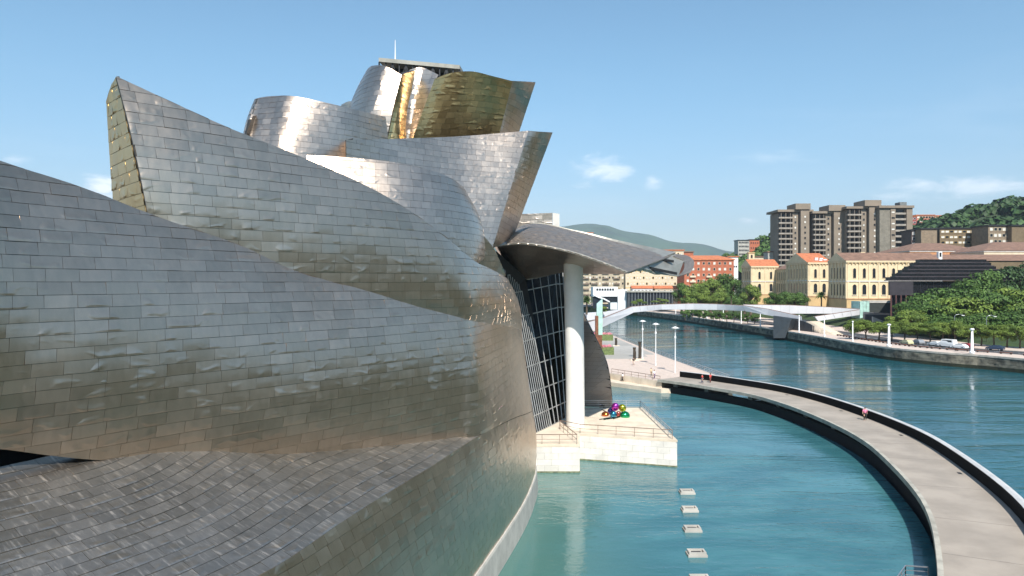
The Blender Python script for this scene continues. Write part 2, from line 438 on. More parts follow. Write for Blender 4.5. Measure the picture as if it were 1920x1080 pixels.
def wall(name, surf, material, w=1.0, h=0.6, mode='z', single=False, nu=3, nv=2, label=None, joint=None, thick=.5, **k):
    tl = surf.tiles(w, h, nu, nv, mode, **k)
    mb = MB(); surf.shell(mb, .05, .05 + thick)
    if not single:
        mb.cur = 1
        for (vs, fs, fu, c, ww, n) in tl: mb.add(vs, fs, fu)
        o = mb.build(name, [joint or JOINT, material], mus)
        for p in o.data.polygons:
            if p.material_index: p.use_smooth = True
    else:
        o = mb.build(name, [JOINT], mus)
        for q in tl:
            vis = q[3].y > 4 and (V((0, 0, CZ)) - q[3]).dot(q[5]) > 0
            px, py = 960 + F * q[3].x / q[3].y, HZ + F * (CZ - q[3].z) / q[3].y
            inside = -20 < px < 1940 and -20 < py < 1100
            dv = (V((0, 0, CZ)) - q[3]); area = (q[4] * F / dv.length) * abs(dv.normalized().dot(q[5])) if vis and inside else 0
            big_tiles.append((area, q, material, o))
    if label: o['label'] = label
    return o

# --- the bowed front wall nearest the viewer
A_top = LP((-330, 190, 23.5), (-130, 255, 27.5), (0, 302, 30.3), (150, 350, 33), (300, 408, 36), (450, 460, 39.4), (560, 510, 41.9), (690, 546, 45), (780, 574, 48), (850, 592, 50.5), (880, 600, 52), (915, 604, 57), (945, 608, 63), (966, 614, 70), (977, 620, 77), (978, 622, 84))
A_bot = LP((-330, 815, 21.5), (-130, 832, 25.5), (0, 842, 28), (150, 860, 30.4), (300, 868, 33.4), (450, 864, 36.5), (560, 855, 39.2), (690, 846, 43), (780, 836, 46), (850, 826, 48.7), (900, 815, 50.4), (940, 795, 56), (968, 782, 62), (988, 775, 69), (998, 770, 76), (996, 768, 84))
wall('front_wall', Surf(A_top, A_bot, 1.1, taper=3), TI, 1.4, 0.53, single=True, nu=4, nv=3, seed=3)
# --- upper sail
B_top = LP((218, 143, 37), (330, 195, 38.6), (430, 240, 40.4), (560, 292, 43.4), (680, 345, 46.3), (760, 390, 48.6), (830, 440, 51), (888, 488, 55), (915, 502, 60), (935, 512, 65), (947, 519, 71), (952, 524, 78), (949, 526, 85))
B_bot = LP((282, 430, 36.8), (360, 500, 38), (450, 540, 39.9), (570, 560, 42.3), (690, 575, 45.5), (780, 592, 48.3), (850, 602, 50.8), (880, 606, 52.2), (915, 608, 57), (945, 612, 63), (966, 616, 70), (977, 621, 77), (978, 623, 84))
wall('sail_wall', Surf(B_top, B_bot, 0.5), TI, 1.25, 0.56, single=True, nu=4, nv=3, seed=5, thick=.1)
# --- hull below the ledge
outer = [V((-26, 8, 11)), V((-18, 15, 11)), V((-13, 21, 11.1))] + LP((485, 1080, 27.5), (640, 980, 33), (720, 929, 37), (807, 876, 42.2), (860, 841, 46.5), (900, 816, 50.4))
H_top = outer + LP((940, 796, 56), (968, 783, 62), (988, 776, 69), (998, 771, 76), (996, 769, 84))
H_plan = [(-22.5, 8), (-14.5, 15.5), (-10, 22), (-7.3, 29), (-5.4, 35), (-4.5, 39), (-3.3, 44), (-2.5, 48), (-1.5, 52.5), (-.3, 58), (.9, 64), (1.8, 70), (2.4, 76.5), (2.0, 84)]
H_bot = [V((x, y, 3.1)) for x, y in H_plan]
wall('hull_wall', Surf(H_top, H_bot, 0.25), TI, 1.0, 0.6, single=True, nu=3, nv=2, seed=8)
# --- ledge roof between hull and front wall
rises = [5.2, 5.2, 5.2, 5.1, 4.9, 4.0, 3.3, 2.6, 2.0]
inner = []; iw = [9.6, 9.6, 9.6, 9.8, 11, 13, 13, 13, 13]
for i, p in enumerate(outer):
    a, b = outer[max(i - 1, 0)], outer[min(i + 1, len(outer) - 1)]; d = (b - a); n = V((-d.y, d.x, 0)).normalized()
    inner.append(p + n * iw[i] + V((0, 0, rises[i] * iw[i] / 13)))
wall('ledge_roof', Surf(inner, outer, 0), TI_LEDGE, 1.15, 0.62, mode='v', single=True, nu=3, nv=2, seed=9)
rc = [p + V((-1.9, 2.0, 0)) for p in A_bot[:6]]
mb = MB(); Surf([p + V((0, 0, 1.5)) for p in rc], [p - V((0, 0, 4)) for p in rc], 0).shell(mb, 0, .4, 24, 3); mb.build('gap_shade_sheet', BLACK, mus)  # black sheet standing in for the shade between front wall and ledge
# --- concrete footing under the hull
mb = MB(); n = len(H_plan)
rail = catmull([V((x, y, 0)) for x, y in H_plan], 60)
vs = []; fs = []
for i, p in enumerate(rail):
    a, b = rail[max(i - 1, 0)], rail[min(i + 1, 60)]; d = b - a; nn = V((d.y, -d.x, 0)).normalized()
    for off, z in ((-.9, 3.06), (.10, 3.06), (.16, 2.9), (.30, 0.4), (-.9, 0.4)): vs.append(p + nn * off + V((0, 0, z)))
for i in range(60):
    for k in range(5): a, b = i * 5 + k, i * 5 + (k + 1) % 5; fs.append((b, a, a + 5, b + 5))
mb.add(vs, fs).build('concrete_footing', mat('pale_concrete', (0.50, 0.465, 0.415), .85, var=.12, scale=.8), mus)
# --- return fin at the sail's tip
wall('sail_return', Surf(LP((199, 190, 38.6), (207, 165, 37.9), (218, 143, 37.1)), LP((213, 410, 42), (240, 420, 39.6), (281, 430, 36.9)), 0), TI_GOLD_REFLECT, 1.3, 0.6, nu=2, seed=10, thick=.1)
# --- drum behind the sail
wall('drum_wall', Surf(LP((575, 291, 60), (650, 295, 61), (750, 306, 63), (830, 327, 66), (866, 349, 70), (877, 366, 75), (880, 372, 80)),
                       LP((570, 560, 58), (650, 570, 59), (750, 570, 60), (830, 540, 63), (888, 500, 67), (907, 485, 72), (908, 480, 78)), 0.6), TI_SM, 1.0, 0.62, nu=2, seed=11)
# --- small bright flap between the drum and the canopy
wall('flap_wall', Surf(LP((890, 438, 71), (905, 441, 73), (928, 470, 75), (948, 515, 77)), LP((884, 470, 72), (898, 492, 73), (922, 515, 75), (944, 535, 78)), 0), TI_SM, 1.0, .6, nu=2, seed=12)
# --- leaning tower with its dark flank
wall('tower_wall', Surf(LP((649, 262, 70.3), (750, 260, 76), (870, 255, 81.5), (991, 245, 85)), LP((652, 470, 70), (740, 475, 72.2), (840, 478, 76), (923, 466, 79.2)), 0), TI_SM, 1.0, .62, nu=2, seed=13, thick=.05)
wall('tower_flank', Surf(LP((990.5, 245, 85.02), (1036, 249, 86.5)), LP((922.5, 466, 79.22), (962, 446, 96)), 0), TI_SM, 1.3, .62, nu=2, seed=14, thick=.05)
wall('tower_return', Surf(LP((662, 259, 80), (649, 262, 70.4)), LP((662, 470, 79), (652, 470, 70.1)), 0), TI_SM, 1.3, .62, nu=2, seed=15, thick=.05)
# --- bright drum on the left
wall('drum_wall', Surf(LP((478, 188, 84), (478, 186, 78.0), (490, 182.5, 77.4), (515, 180, 76.8), (555, 181, 76), (640, 199, 78), (723, 219, 83)),
                       LP((452, 300, 81), (450, 300, 74.4), (464, 300, 73.9), (490, 320, 73.1), (540, 350, 72.8), (640, 360, 77), (726, 340, 83.5)), 0.3), TI_SM, 1.0, .62, nu=2, seed=16)
# --- upper towers
wall('tower_wall', Surf(LP((690, 128, 93), (700, 123, 90), (722, 124, 88), (753, 140, 88)), LP((640, 260, 94), (652, 262, 90), (680, 265, 87), (724, 268, 87)), 0.5), TI_SM, 1.0, .62, nu=2, seed=17)
wall('tower_flank', Surf(LP((753.5, 140, 88.2), (762, 137, 89), (778, 133, 91)), LP((724.5, 268, 88.2), (748, 268, 89), (768, 268, 92)), -0.3), TI_GOLD_REFLECT, 1.0, .62, nu=2, seed=18)
wall('tower_wall', Surf(LP((768, 131, 91.5), (790, 126, 92), (822, 140, 91)), LP((752, 268, 90.5), (765, 268, 91), (772, 268, 90)), 0.2), TI_SM, 1.0, .62, nu=2, seed=19)
wall('tower_wall', Surf(LP((815, 148, 86.5), (845, 137, 85.3), (885, 134, 85), (925, 143, 86), (961, 152, 88)), LP((768, 275, 89), (800, 275, 88.2), (850, 272, 88), (895, 268, 88.3), (933, 264, 89)), 0), TI_GOLD_REFLECT, 1.0, .62, nu=2, seed=20, thick=.05)
wall('tower_flank', Surf(LP((960.6, 151.5, 88.02), (1004, 155, 89.5)), LP((932.5, 264, 89.02), (968, 264, 98)), 0), TI_SM, 1.3, .62, nu=2, seed=21, thick=.05)
wall('tower_wall', Surf(LP((640, 196, 95), (658, 190, 94), (680, 205, 94)), LP((630, 260, 95), (655, 260, 94), (690, 260, 94)), 0), TI_SM, 1.0, .62, nu=2, seed=22)
# --- low block behind the canopy
wall('block_wall', Surf(LP((960, 402, 112), (1036, 399, 112)), LP((960, 520, 112), (1036, 520, 112)), 0), TI_SM, 1.0, .62, nu=1, seed=23)
MB().add(LP((1036.5, 399, 112), (1049, 401, 112.5), (1049, 520, 112.5), (1036.5, 520, 112), (1036.5, 399, 116), (1049, 401, 116), (1049, 520, 116), (1036.5, 520, 116)),
         [(0, 1, 2, 3), (4, 7, 6, 5), (0, 4, 5, 1), (1, 5, 6, 2), (3, 2, 6, 7), (0, 3, 7, 4)]).build('block_lit_side', LIMEW, mus)  # sunlit side of the low block, its brightness painted as pale stone
# --- roof cage on top
cage = MB()
c0, c1 = P(710, 108, 96), P(862, 122, 96)
cage.prism([(c0.x, 96), (c1.x, 96), (c1.x + 1, 106), (c0.x + 1, 106)], [c0.z - .5, c1.z - .5, c1.z - .5, c0.z - .5], [c0.z, c1.z, c1.z, c0.z])
cage = cage.build('roof_slab', mat('roof_slab_grey', (.33, .32, .28)), mus)
fr = MB(); lo = 2.6
for i in range(13):
    f = i / 12; p = c0.lerp(c1, f) - V((0, 0, .5)); p.y = 96.3
    fr.bar(p, p - V((0, 0, lo)), .16)
    if i < 12:
        q = c0.lerp(c1, (i + 1) / 12) - V((0, 0, .5)); q.y = 96.3
        fr.bar(p - V((0, 0, lo if i % 2 else 0)), q - V((0, 0, 0 if i % 2 else lo)), .11)
fr.bar(c0 - V((0, -.3, 3.1)), c1 - V((0, -.3, 3.1)), .2)
fr.build('roof_frame', DARK, mus)
core = MB(); core.prism([(c0.x + 1.2, 98.5), (c1.x - 1, 98.5), (c1.x - 1, 105), (c0.x + 1.2, 105)], 32, [c0.z - .55, c1.z - .55, c1.z - .55, c0.z - .55])
core.build('roof_core', DARK, mus)
MB().tube([P(741, 112, 97), P(741, 75, 97)], [.09, .04], 6).build('antenna', WHITE, mus)
# --- canopy: curved sheet over the terrace
Fr = LP((926, 461, 90), (985, 457, 87), (1060, 470, 85), (1120, 489, 83.5), (1176, 511, 82))
Rg = LP((927, 460, 96), (993, 419, 99), (1080, 433, 99), (1165, 455, 99), (1266, 477, 99))
Lo = LP((928, 464, 96), (970, 523, 98.5), (1058, 511, 98), (1120, 514, 94), (1176, 513.5, 84))
wall('canopy_roof', Surf(Rg, Fr, 0.8), TI_ROOF, 1.1, .5, mode='v', nu=2, seed=30, joint=TI_PALE, thick=.08)
wall('canopy_soffit', Surf(Fr, Lo, 0.0), TI_SM, 1.3, 1.0, mode='v', nu=2, seed=31, joint=TI_PALE, thick=.08)
back = Surf(Lo, Rg, 0); mb = MB(); back.shell(mb, 0.02, .3, 30, 3); mb.build('canopy_back', TI_PALE, mus)
S1 = Surf(LP((1176.5, 511, 82.5), (1215, 492, 90), (1268, 476, 99)), LP((1200, 500, 87), (1240, 514, 92), (1287, 488, 98)), 0)
mb = MB(); S1.shell(mb, 0, .25, 20, 4); mb.build('canopy_soffit', TI_PALE, mus)
S2 = Surf(LP((1268, 476, 99), (1288, 479, 99.5), (1300, 487, 99), (1301, 500, 97.5), (1294, 511, 96)), LP((1262, 480, 97), (1280, 488, 97.5), (1284, 496, 97), (1281, 508, 95.5), (1272, 518, 94.5)), 0)
wall('canopy_lip', S2, TI_ROOF, 1.0, .6, mode='v', nu=2, seed=32, joint=TI_PALE, thick=.08)
S3 = Surf(LP((1200, 495, 90), (1240, 505, 92), (1281, 492, 95.5)), LP((1200, 500, 88.5), (1235, 512, 91), (1272, 518, 94)), 0)
mb = MB(); S3.shell(mb, 0, .2, 16, 3); mb.build('canopy_soffit', TI_PALE, mus)
mb = MB(); mb.bar(P(1190, 497, 88.4), P(1268, 513, 92.6), .3); mb.bar(P(1215, 483, 93), P(1262, 490, 95), .3); mb.bar(P(1176, 510, 84), P(1215, 497, 90), .35); mb.build('canopy_beam', DARK, mus)
# --- the round column
cb = V((7.9, 92.8, 4.1))
mb = MB(); r0 = 1.14; mb.tube([cb, cb + V((-.12, 0, 10)), cb + V((-.3, 0, 20.5))], [r0, r0 * 1.03, r0 * 1.05], 40, False)
mb.build('column', mat('column_concrete', (.74, .71, .66), .75, var=.06, scale=.6), mus, True)
# --- big fin behind the column
fin_o = [(1000, 470, 118), (1062, 512, 112), (1092, 585, 110), (1112, 625, 109), (1132, 665, 108.5), (1142, 700, 108), (1147, 740, 108), (1148, 768, 108)]
fin_i = [(985, 790, 116), (1000, 790, 114), (1012, 788, 112), (1025, 786, 111), (1040, 784, 110), (1060, 782, 109.5), (1090, 780, 109), (1130, 776, 108.4)]
def fin_surf():
    top = [P(x, y, d) for x, y, d in fin_o]; bot = [V((P(x, y, d).x, P(x, y, d).y, 3.9)) for x, y, d in fin_i]
    return Surf(top, bot, 0)
wall('fin_wall', fin_surf(), TI_ROOF, 1.0, .6, nu=2, seed=33)
# --- curtain wall of glass under the canopy
gl_t = [P(952, 516, 93), P(978, 512, 98), P(1040, 500, 104), P(1068, 500, 106)]
gl_b = [P(1003, 812, 88.7), P(1033, 798, 93.4), P(1060, 784, 98.5), P(1085, 770, 104)]
cw = MB(); holder = None
def glerp(rail, f):
    f *= 3; i = min(int(f), 2); return rail[i].lerp(rail[i + 1], f - i)
fs_ = [i / 24 for i in range(0, 9)] + [8 / 24 + (i + 1) * (16 / 24) / 8 for i in range(8)]
hs_ = [0, .10, .24, .40, .56, .72, .88, 1.0]
for k, f in enumerate(fs_):
    cw.bar(glerp(gl_b, f), glerp(gl_t, f), .20 if k == 8 else .12, .16)
for h in hs_:
    for k in range(len(fs_) - 1):
        a = glerp(gl_b, fs_[k]).lerp(glerp(gl_t, fs_[k]), h); b = glerp(gl_b, fs_[k + 1]).lerp(glerp(gl_t, fs_[k + 1]), h)
        cw.bar(a, b, .17, .13)
cwo = cw.build('curtain_wall', mat('mullion_steel', (.42, .42, .41), .45, .5), mus)
for k in range(len(fs_) - 1):
    for h in range(len(hs_) - 1):
        q = []
        for f, g in ((k, h), (k + 1, h), (k + 1, h + 1), (k, h + 1)):
            q.append(glerp(gl_b, fs_[f]).lerp(glerp(gl_t, fs_[f]), hs_[g]))
        n = (q[1] - q[0]).cross(q[3] - q[0]).normalized() * .03
        MB().add([p + n for p in q] + [p - n for p in q], [(0, 1, 2, 3), (7, 6, 5, 4), (0, 4, 5, 1), (1, 5, 6, 2), (2, 6, 7, 3), (3, 7, 4, 0)]).build('glass_pane', GLASS, cwo)
# hall behind the glass: dark shell, slabs and white struts
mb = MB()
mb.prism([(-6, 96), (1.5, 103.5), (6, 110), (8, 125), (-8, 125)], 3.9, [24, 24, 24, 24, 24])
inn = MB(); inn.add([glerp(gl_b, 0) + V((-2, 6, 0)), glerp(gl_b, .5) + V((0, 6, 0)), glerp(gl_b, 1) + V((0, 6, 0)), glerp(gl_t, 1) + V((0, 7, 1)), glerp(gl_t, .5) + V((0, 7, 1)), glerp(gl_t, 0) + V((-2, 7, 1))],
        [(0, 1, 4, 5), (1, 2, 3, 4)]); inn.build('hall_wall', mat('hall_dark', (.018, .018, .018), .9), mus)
st = MB()
for a, b in (((0.30, .1), (.62, .95)), ((.55, .05), (.42, .6)), ((.7, .15), (.5, .5)), ((.5, .55), (.72, .9)), ((.38, .62), (.6, .7)), ((.38, .32), (.9, .36)), ((.4, .2), (.9, .22))):
    pa = glerp(gl_b, a[0]).lerp(glerp(gl_t, a[0]), a[1]) + V((0, 2.2, 0)); pb = glerp(gl_b, b[0]).lerp(glerp(gl_t, b[0]), b[1]) + V((0, 2.2, 0))
    st.bar(pa, pb, .28)
st.build('hall_strut', WHITE, mus)
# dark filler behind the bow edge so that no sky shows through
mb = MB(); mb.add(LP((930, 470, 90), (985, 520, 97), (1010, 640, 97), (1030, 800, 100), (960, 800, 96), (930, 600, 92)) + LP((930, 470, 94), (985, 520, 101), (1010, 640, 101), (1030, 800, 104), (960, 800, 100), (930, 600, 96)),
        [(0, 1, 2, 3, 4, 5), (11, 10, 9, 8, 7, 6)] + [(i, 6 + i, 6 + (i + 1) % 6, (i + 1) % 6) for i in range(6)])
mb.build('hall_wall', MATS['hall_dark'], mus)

# sheets: the 300 that show largest are single, the rest one part
big_tiles.sort(key=lambda t: -t[0])
for a, q, m, o in big_tiles[:300]:
    p = MB().add(q[0], q[1], q[2]).build('titanium_sheet', m, o)
    p.data.polygons.foreach_set('use_smooth', [len(set(u)) > 1 for u in q[2]])
mb = MB()
for a, q, m, o in big_tiles[300:]:
    mb.cur = 1 if m is TI_LEDGE else 0; mb.add(q[0], q[1], q[2])
o = mb.build('titanium_sheets', [TI, TI_LEDGE], mus); tag(o, kind='stuff')
o.data.polygons.foreach_set('use_smooth', [len(set(u)) > 1 for u in mb.uv])

# ================================================================== TERRACE with railings
ter = thing('stone_terrace', 'pale limestone terrace standing in the pool under the museum canopy', 'terrace', (11, 95, 1))
tp = [(0, 82.6), (7.4, 82.6), (7.9, 88.6), (18.7, 85.0), (18.6, 107), (0, 107)]
MB().prism(tp, 0.3, 3.86).build('terrace_core', CONC_D, ter)
MB().prism([(a + (b - 10) * 0 + (0.12 if i in (2, 3, 4) else (.1 if i == 1 else 0)), b - (.12 if i in (0, 1, 2, 3) else 0)) for i, (a, b) in enumerate(tp)], 3.864, 4.1).build('terrace_floor', LIME, ter)
def stone_face(a, b, z0, z1, rows, w, parent, m, t=.1):
    a, b = V(a), V(b); d = (b - a); L = d.length; d.normalize(); n = V((d.y, -d.x, 0)); nb = max(1, round(L / w)); h = (z1 - z0) / rows
    shared = {}
    for r in range(rows):
        cuts = [0] + [(i + (.5 if r % 2 else 0)) * L / nb for i in range(0 if r % 2 else 1, nb)] + [L]
        for i in range(len(cuts) - 1):
            ww = cuts[i + 1] - cuts[i]
            key = round(ww, 3)
            if key not in shared:
                q = MB(); q.box(.008, ww - .008, 0, t, .008, h - .008); shared[key] = q.mesh('stone_block', m)
            o = bpy.data.objects.new('stone_block', shared[key]); COL.objects.link(o); o.parent = parent
            o.location = a + d * cuts[i] + n * (t - .01 + random.uniform(0, .012)) + V((0, 0, z0 + r * h)) - V(parent.location)
            o.rotation_euler = (0, 0, math.atan2(d.y, d.x))
stone_face((-.2, 82.6, 0), (7.4, 82.6, 0), .4, 3.86, 5, 1.5, ter, LIMEW)
stone_face((7.4, 82.6, 0), (7.9, 88.6, 0), .4, 3.86, 5, 1.5, ter, LIMEW)
stone_face((7.9, 88.6, 0), (18.7, 85, 0), .4, 3.86, 5, 1.5, ter, LIMEW)
stone_face((18.7, 85, 0), (18.6, 107, 0), .4, 3.86, 5, 2.2, ter, LIMEW)
mb = MB()
for i in range(6):
    for j in range(11):
        x0, y0 = 7.95 + i * 1.77, 87.4 + j * 1.77
        if y0 + .05 < 88.75 - (x0 - 7.9) * .333 + .6 or y0 + 1.77 > 106.8: continue
        mb.box(x0 + .012, x0 + 1.76, y0 + .012, y0 + 1.76, 4.095, 4.104 + random.uniform(0, .006))
tag(mb.build('paving_slabs', LIME, ter), kind='stuff')
mb = MB(); q = tp[:5]
for (a, b) in zip(q, q[1:]):
    a, b = V((a[0], a[1], 0)), V((b[0], b[1], 0)); d = (b - a).normalized(); n = V((d.y, -d.x, 0))
    mb.add([a + n * .13 + V((0, 0, .5)), b + n * .13 + V((0, 0, .5)), b + n * .13 + V((0, 0, 1.16)), a + n * .13 + V((0, 0, 1.16)), a + V((0, 0, .5)), b + V((0, 0, .5)), b + V((0, 0, 1.16)), a + V((0, 0, 1.16))],
           [(0, 1, 2, 3), (3, 2, 6, 7), (4, 7, 6, 5), (0, 4, 5, 1), (0, 3, 7, 4), (1, 5, 6, 2)])
mb.build('algae_band', mat('wet_algae', (.16, .17, .10), .6, var=.4, scale=2), ter)
def railing(parent, pts, h=1.05, rails=3, r=.03, step=2.2, m=STEEL, name='railing', local=False):
    mb = MB()
    for a, b in zip(pts, pts[1:]):
        a, b = V(a), V(b); L = (b - a).length; n = max(1, round(L / step))
        for i in range(n + 1):
            p = a.lerp(b, i / n); mb.bar(p, p + V((0, 0, h)), r * 1.6)
        for k in range(rails):
            z = h * (k + 1) / rails; mb.bar(a + V((0, 0, z)), b + V((0, 0, z)), r * (2.4 if k == rails - 1 else 1.5))
    return mb.build(name, m, parent, local=local)
BRZ = mat('bronze_rail', (.30, .20, .15), .5, .5)
railing(ter, [(8.3, 106.6, 4.1), (18.3, 106.6, 4.1), (18.35, 85.5, 4.1)], m=STEEL, rails=4)
railing(ter, [(18.35, 85.45, 4.1), (8.1, 88.9, 4.1), (5.9, 91.3, 4.1)], m=BRZ, rails=2)
railing(ter, [(5.8, 91.2, 4.1), (7.2, 82.9, 4.1), (1.4, 82.8, 4.1)], m=BRZ, rails=2)

# ================================================================== BALLOON SCULPTURE (generic cluster of shiny balloons)
def gloss(name, c): return mat(name, c, .12, .85, var=.02)
bal = thing('balloon_sculpture', 'cluster of shiny coloured balloons lying on the stone terrace', 'sculpture', tuple(V((15.2, 100, 4.1))))
def bal_at(px, py, D, rx, rz, c, name):
    p = P(px, py, D); mb = MB(); mb.ball((0, 0, 0), rx, rx * .95, rz, 20, 12)
    mb.tube([(0, 0, -rz * .98), (0, 0, -rz * 1.2)], [.1, .03], 8)
    rot = Matrix.Rotation(random.uniform(-.5, .5), 4, 'Y') @ Matrix.Rotation(random.uniform(-.4, .4), 4, 'X')
    mb.v = [rot @ v + p for v in mb.v]
    mb.build('balloon', gloss(name, c), bal, True)
bal_at(1153.5, 763, 100.5, .52, .58, (.55, .06, .50), 'balloon_magenta')
bal_at(1167, 765, 100.8, .50, .56, (.48, .50, .05), 'balloon_lime')
bal_at(1172, 779, 99.3, .66, .58, (.02, .36, .14), 'balloon_green')
bal_at(1150, 777, 99.6, .44, .46, (.05, .28, .45), 'balloon_blue')
bal_at(1160, 776, 99.8, .36, .38, (.55, .12, .10), 'balloon_red')
bal_at(1135, 776.5, 100.2, .52, .34, (.62, .17, .04), 'balloon_orange')
bal_at(1145, 770.5, 101.5, .42, .46, (.10, .10, .35), 'balloon_violet')
mb = MB()
for (a, b) in (((1151, 783, 98.6), (1124, 788, 97.4)), ((1158, 783, 98.6), (1132, 789, 97.2)), ((1162, 781, 99), (1150, 786, 97.8)), ((1139, 774, 100.4), (1128, 768, 101))):
    pa, pb = P(*a), P(*b); pb.z = max(pb.z, 4.16); pa.z = max(pa.z, 4.2); mb.tube([pa, (pa + pb) / 2 + V((0, 0, .05)), pb], [.10, .07, .05], 8)
mb.build('balloon_tails', gloss('balloon_dark', (.03, .06, .05)), bal, True)

# ================================================================== WATER, BANKS
bank_r = [(260, -420), (205, -200), (165, -40), (150, 60), (137, 130), (124, 181), (113, 199), (107, 214), (105.3, 235), (105.5, 260), (105, 280), (103, 318), (99, 380), (92, 446), (79, 505), (52, 580), (10, 660), (-60, 760), (-160, 860), (-420, 1000)]
bank_r_s = [V((p.x, p.y, 0)) for p in catmull([V((a, b, 0)) for a, b in bank_r], 95)]
def offset(poly, d):
    out = []
    for i, p in enumerate(poly):
        a, b = poly[max(i - 1, 0)], poly[min(i + 1, len(poly) - 1)]; t = (b - a).normalized(); out.append(p + V((t.y, -t.x, 0)) * d)
    return out
struct('river', MB().add([(-700, -500, 0), (420, -500, 0), (420, 1200, 0), (-700, 1200, 0)], [(0, 1, 2, 3)]), RIVER)
struct('ground', MB().add([(-6600, -1000, -3), (6600, -1000, -3), (6600, 9300, -3), (-6600, 9300, -3)], [(0, 1, 2, 3)]), EARTH)
# right bank: promenade level and higher ground behind
rb = bank_r_s
far_edge = [(1800, -420), (1800, 1500), (-420, 1500)]
qz = 3.5
struct('far_bank', MB().prism([(p.x, p.y) for p in offset(rb, .5)] + [(-420, 1500), (1800, 1500), (1800, -420)], -3, qz - .02), GRASSM)
# strips along the quay (river side to inland)
def strip(name, d0, d1, z, m, i0=0, i1=95, kind=True, zb=None):
    a, b = offset(rb, d0)[i0:i1 + 1], offset(rb, d1)[i0:i1 + 1]
    mb = MB(); vs = []; zb = z - .12 if zb is None else zb
    for p, q in zip(a, b): vs += [(p.x, p.y, zb), (p.x, p.y, z), (q.x, q.y, z), (q.x, q.y, zb)]
    fs = [(0, 1, 2, 3)] + [tuple(4 * (len(a) - 1) + k for k in (3, 2, 1, 0))]
    for i in range(len(a) - 1):
        for k in range(4): x, y = i * 4 + k, i * 4 + (k + 1) % 4; fs.append((x, x + 4, y + 4, y))
    mb.add(vs, fs)
    return struct(name, mb, m) if kind else mb
strip('promenade', .6, 9.0, qz + .10, PAVE, zb=qz - .02)
strip('road', 9.1, 20, qz + .02, ASPH, zb=qz - .015)
strip('pavement', 20.1, 34, qz + .12, PAVE, zb=qz - .015)
struct('road_marking', (lambda mb: [mb.add([a + V((0, 0, qz + .028)), b + V((0, 0, qz + .028)), c + V((0, 0, qz + .028)), d + V((0, 0, qz + .028))], [(0, 3, 2, 1)]) for a, b, c, d in
       [(offset(rb, 14.4)[i], offset(rb, 14.4)[i].lerp(offset(rb, 14.4)[i + 1], .5), offset(rb, 14.6)[i].lerp(offset(rb, 14.6)[i + 1], .5), offset(rb, 14.6)[i]) for i in range(10, 60)]] and mb)(MB()), WHITE)
# upper ground with a sloping verge
up = [(p.x, p.y) for p in offset(rb, 50)][2:80]
lo_ = [(p.x, p.y) for p in offset(rb, 35)][2:80]
mb = MB(); vs = []
for a, b in zip(lo_, up): vs += [(a[0], a[1], qz - .01), (b[0], b[1], 8.4)]
fs = [(2 * i, 2 * i + 2, 2 * i + 3, 2 * i + 1) for i in range(len(up) - 1)]
fs = [f[::-1] for f in fs]
k = len(vs); vs += [(1700, up[0][1], 9.0), (1700, 1400, 9.0), (up[-1][0], 1400, 9.0)]
fs.append([2 * i + 1 for i in range(len(up))][::-1] + [k, k + 1, k + 2][::1]) if False else None
mb.add(vs, fs)
poly = [(a, b) for a, b in up] + [(up[-1][0], 1450), (1700, 1450), (1700, up[0][1])]
mb.prism(poly, qz - 1, 8.4)
struct('verge', mb, GRASSM)

# quay walls made of stone blocks on the stretch one can see, solid behind
qw = thing('quay_wall', 'stained stone quay wall along the far bank of the river', 'wall', (105, 240, 0))
mb = MB(); a = offset(rb, 0)[0:70]; b = offset(rb, .6)[0:70]; vs = []
for p, q in zip(a, b): vs += [(p.x, p.y, -2), (p.x, p.y, qz - .35), (q.x, q.y, qz - .35), (q.x, q.y, -2)]
fs = []
for i in range(len(a) - 1):
    for k in range(4): x, y = i * 4 + k, i * 4 + (k + 1) % 4; fs.append((x, y, y + 4, x + 4))
mb.add(vs, fs)
QUAY = mat('quay_stone', (.20, .175, .13), .9, var=.35, scale=.35, c2=(.05, .048, .038), stretch=(1, 1, 1.6), bump=.4, bscale=2, rnd=.2)
mb.build('wall_core', QUAY, qw)
ALGAE = mat('algae', (.022, .026, .012), .9, var=.4)
mb = MB(); a = offset(rb, -.16)[0:70]; b = offset(rb, .1)[0:70]; vs = []
for p, q in zip(a, b): vs += [(p.x, p.y, -1), (p.x, p.y, .9), (q.x, q.y, 1.0), (q.x, q.y, -1)]
mb.add(vs, fs).build('algae_band', ALGAE, qw)
mb = MB(); a = offset(rb, -.25)[0:70]; b = offset(rb, .62)[0:70]; vs = []
for p, q in zip(a, b): vs += [(p.x, p.y, qz - .34), (p.x, p.y, qz + .12), (q.x, q.y, qz + .12), (q.x, q.y, qz - .34)]
mb.add(vs, fs).build('coping', mat('quay_coping', (.46, .41, .35), .85), qw)
# stones: courses along the wall
pl = offset(rb, 0); cum = [0]
for i in range(len(pl) - 1): cum.append(cum[-1] + (pl[i + 1] - pl[i]).length)
def along(s, arr=pl):
    for i in range(len(cum) - 1):
        if cum[i + 1] >= s:
            f = (s - cum[i]) / (cum[i + 1] - cum[i]); d = (arr[i + 1] - arr[i]).normalized(); return arr[i].lerp(arr[i + 1], f), d
s_of = lambda y: min(range(len(pl)), key=lambda i: abs(pl[i].y - y) + (0 if i < 60 else 1000))
s0, s1 = cum[s_of(165)], cum[s_of(300)]
stone_me = MB().box(-.98, .98, -.13, .1, .02, .78).mesh('stone_block', QUAY)
s = s0; nst = 0
while s < s1:
    for r in range(3):
        p, d = along(s + (1 if r % 2 else 0))
        o = bpy.data.objects.new('stone_block', stone_me); COL.objects.link(o); o.parent = qw
        o.location = V((p.x, p.y, .85 + r * .8)) - V(qw.location) + V((-d.y, d.x, 0)) * random.uniform(0, .05); o.rotation_euler = (0, 0, math.atan2(-d.y, -d.x)); nst += 1
    s += 2.0

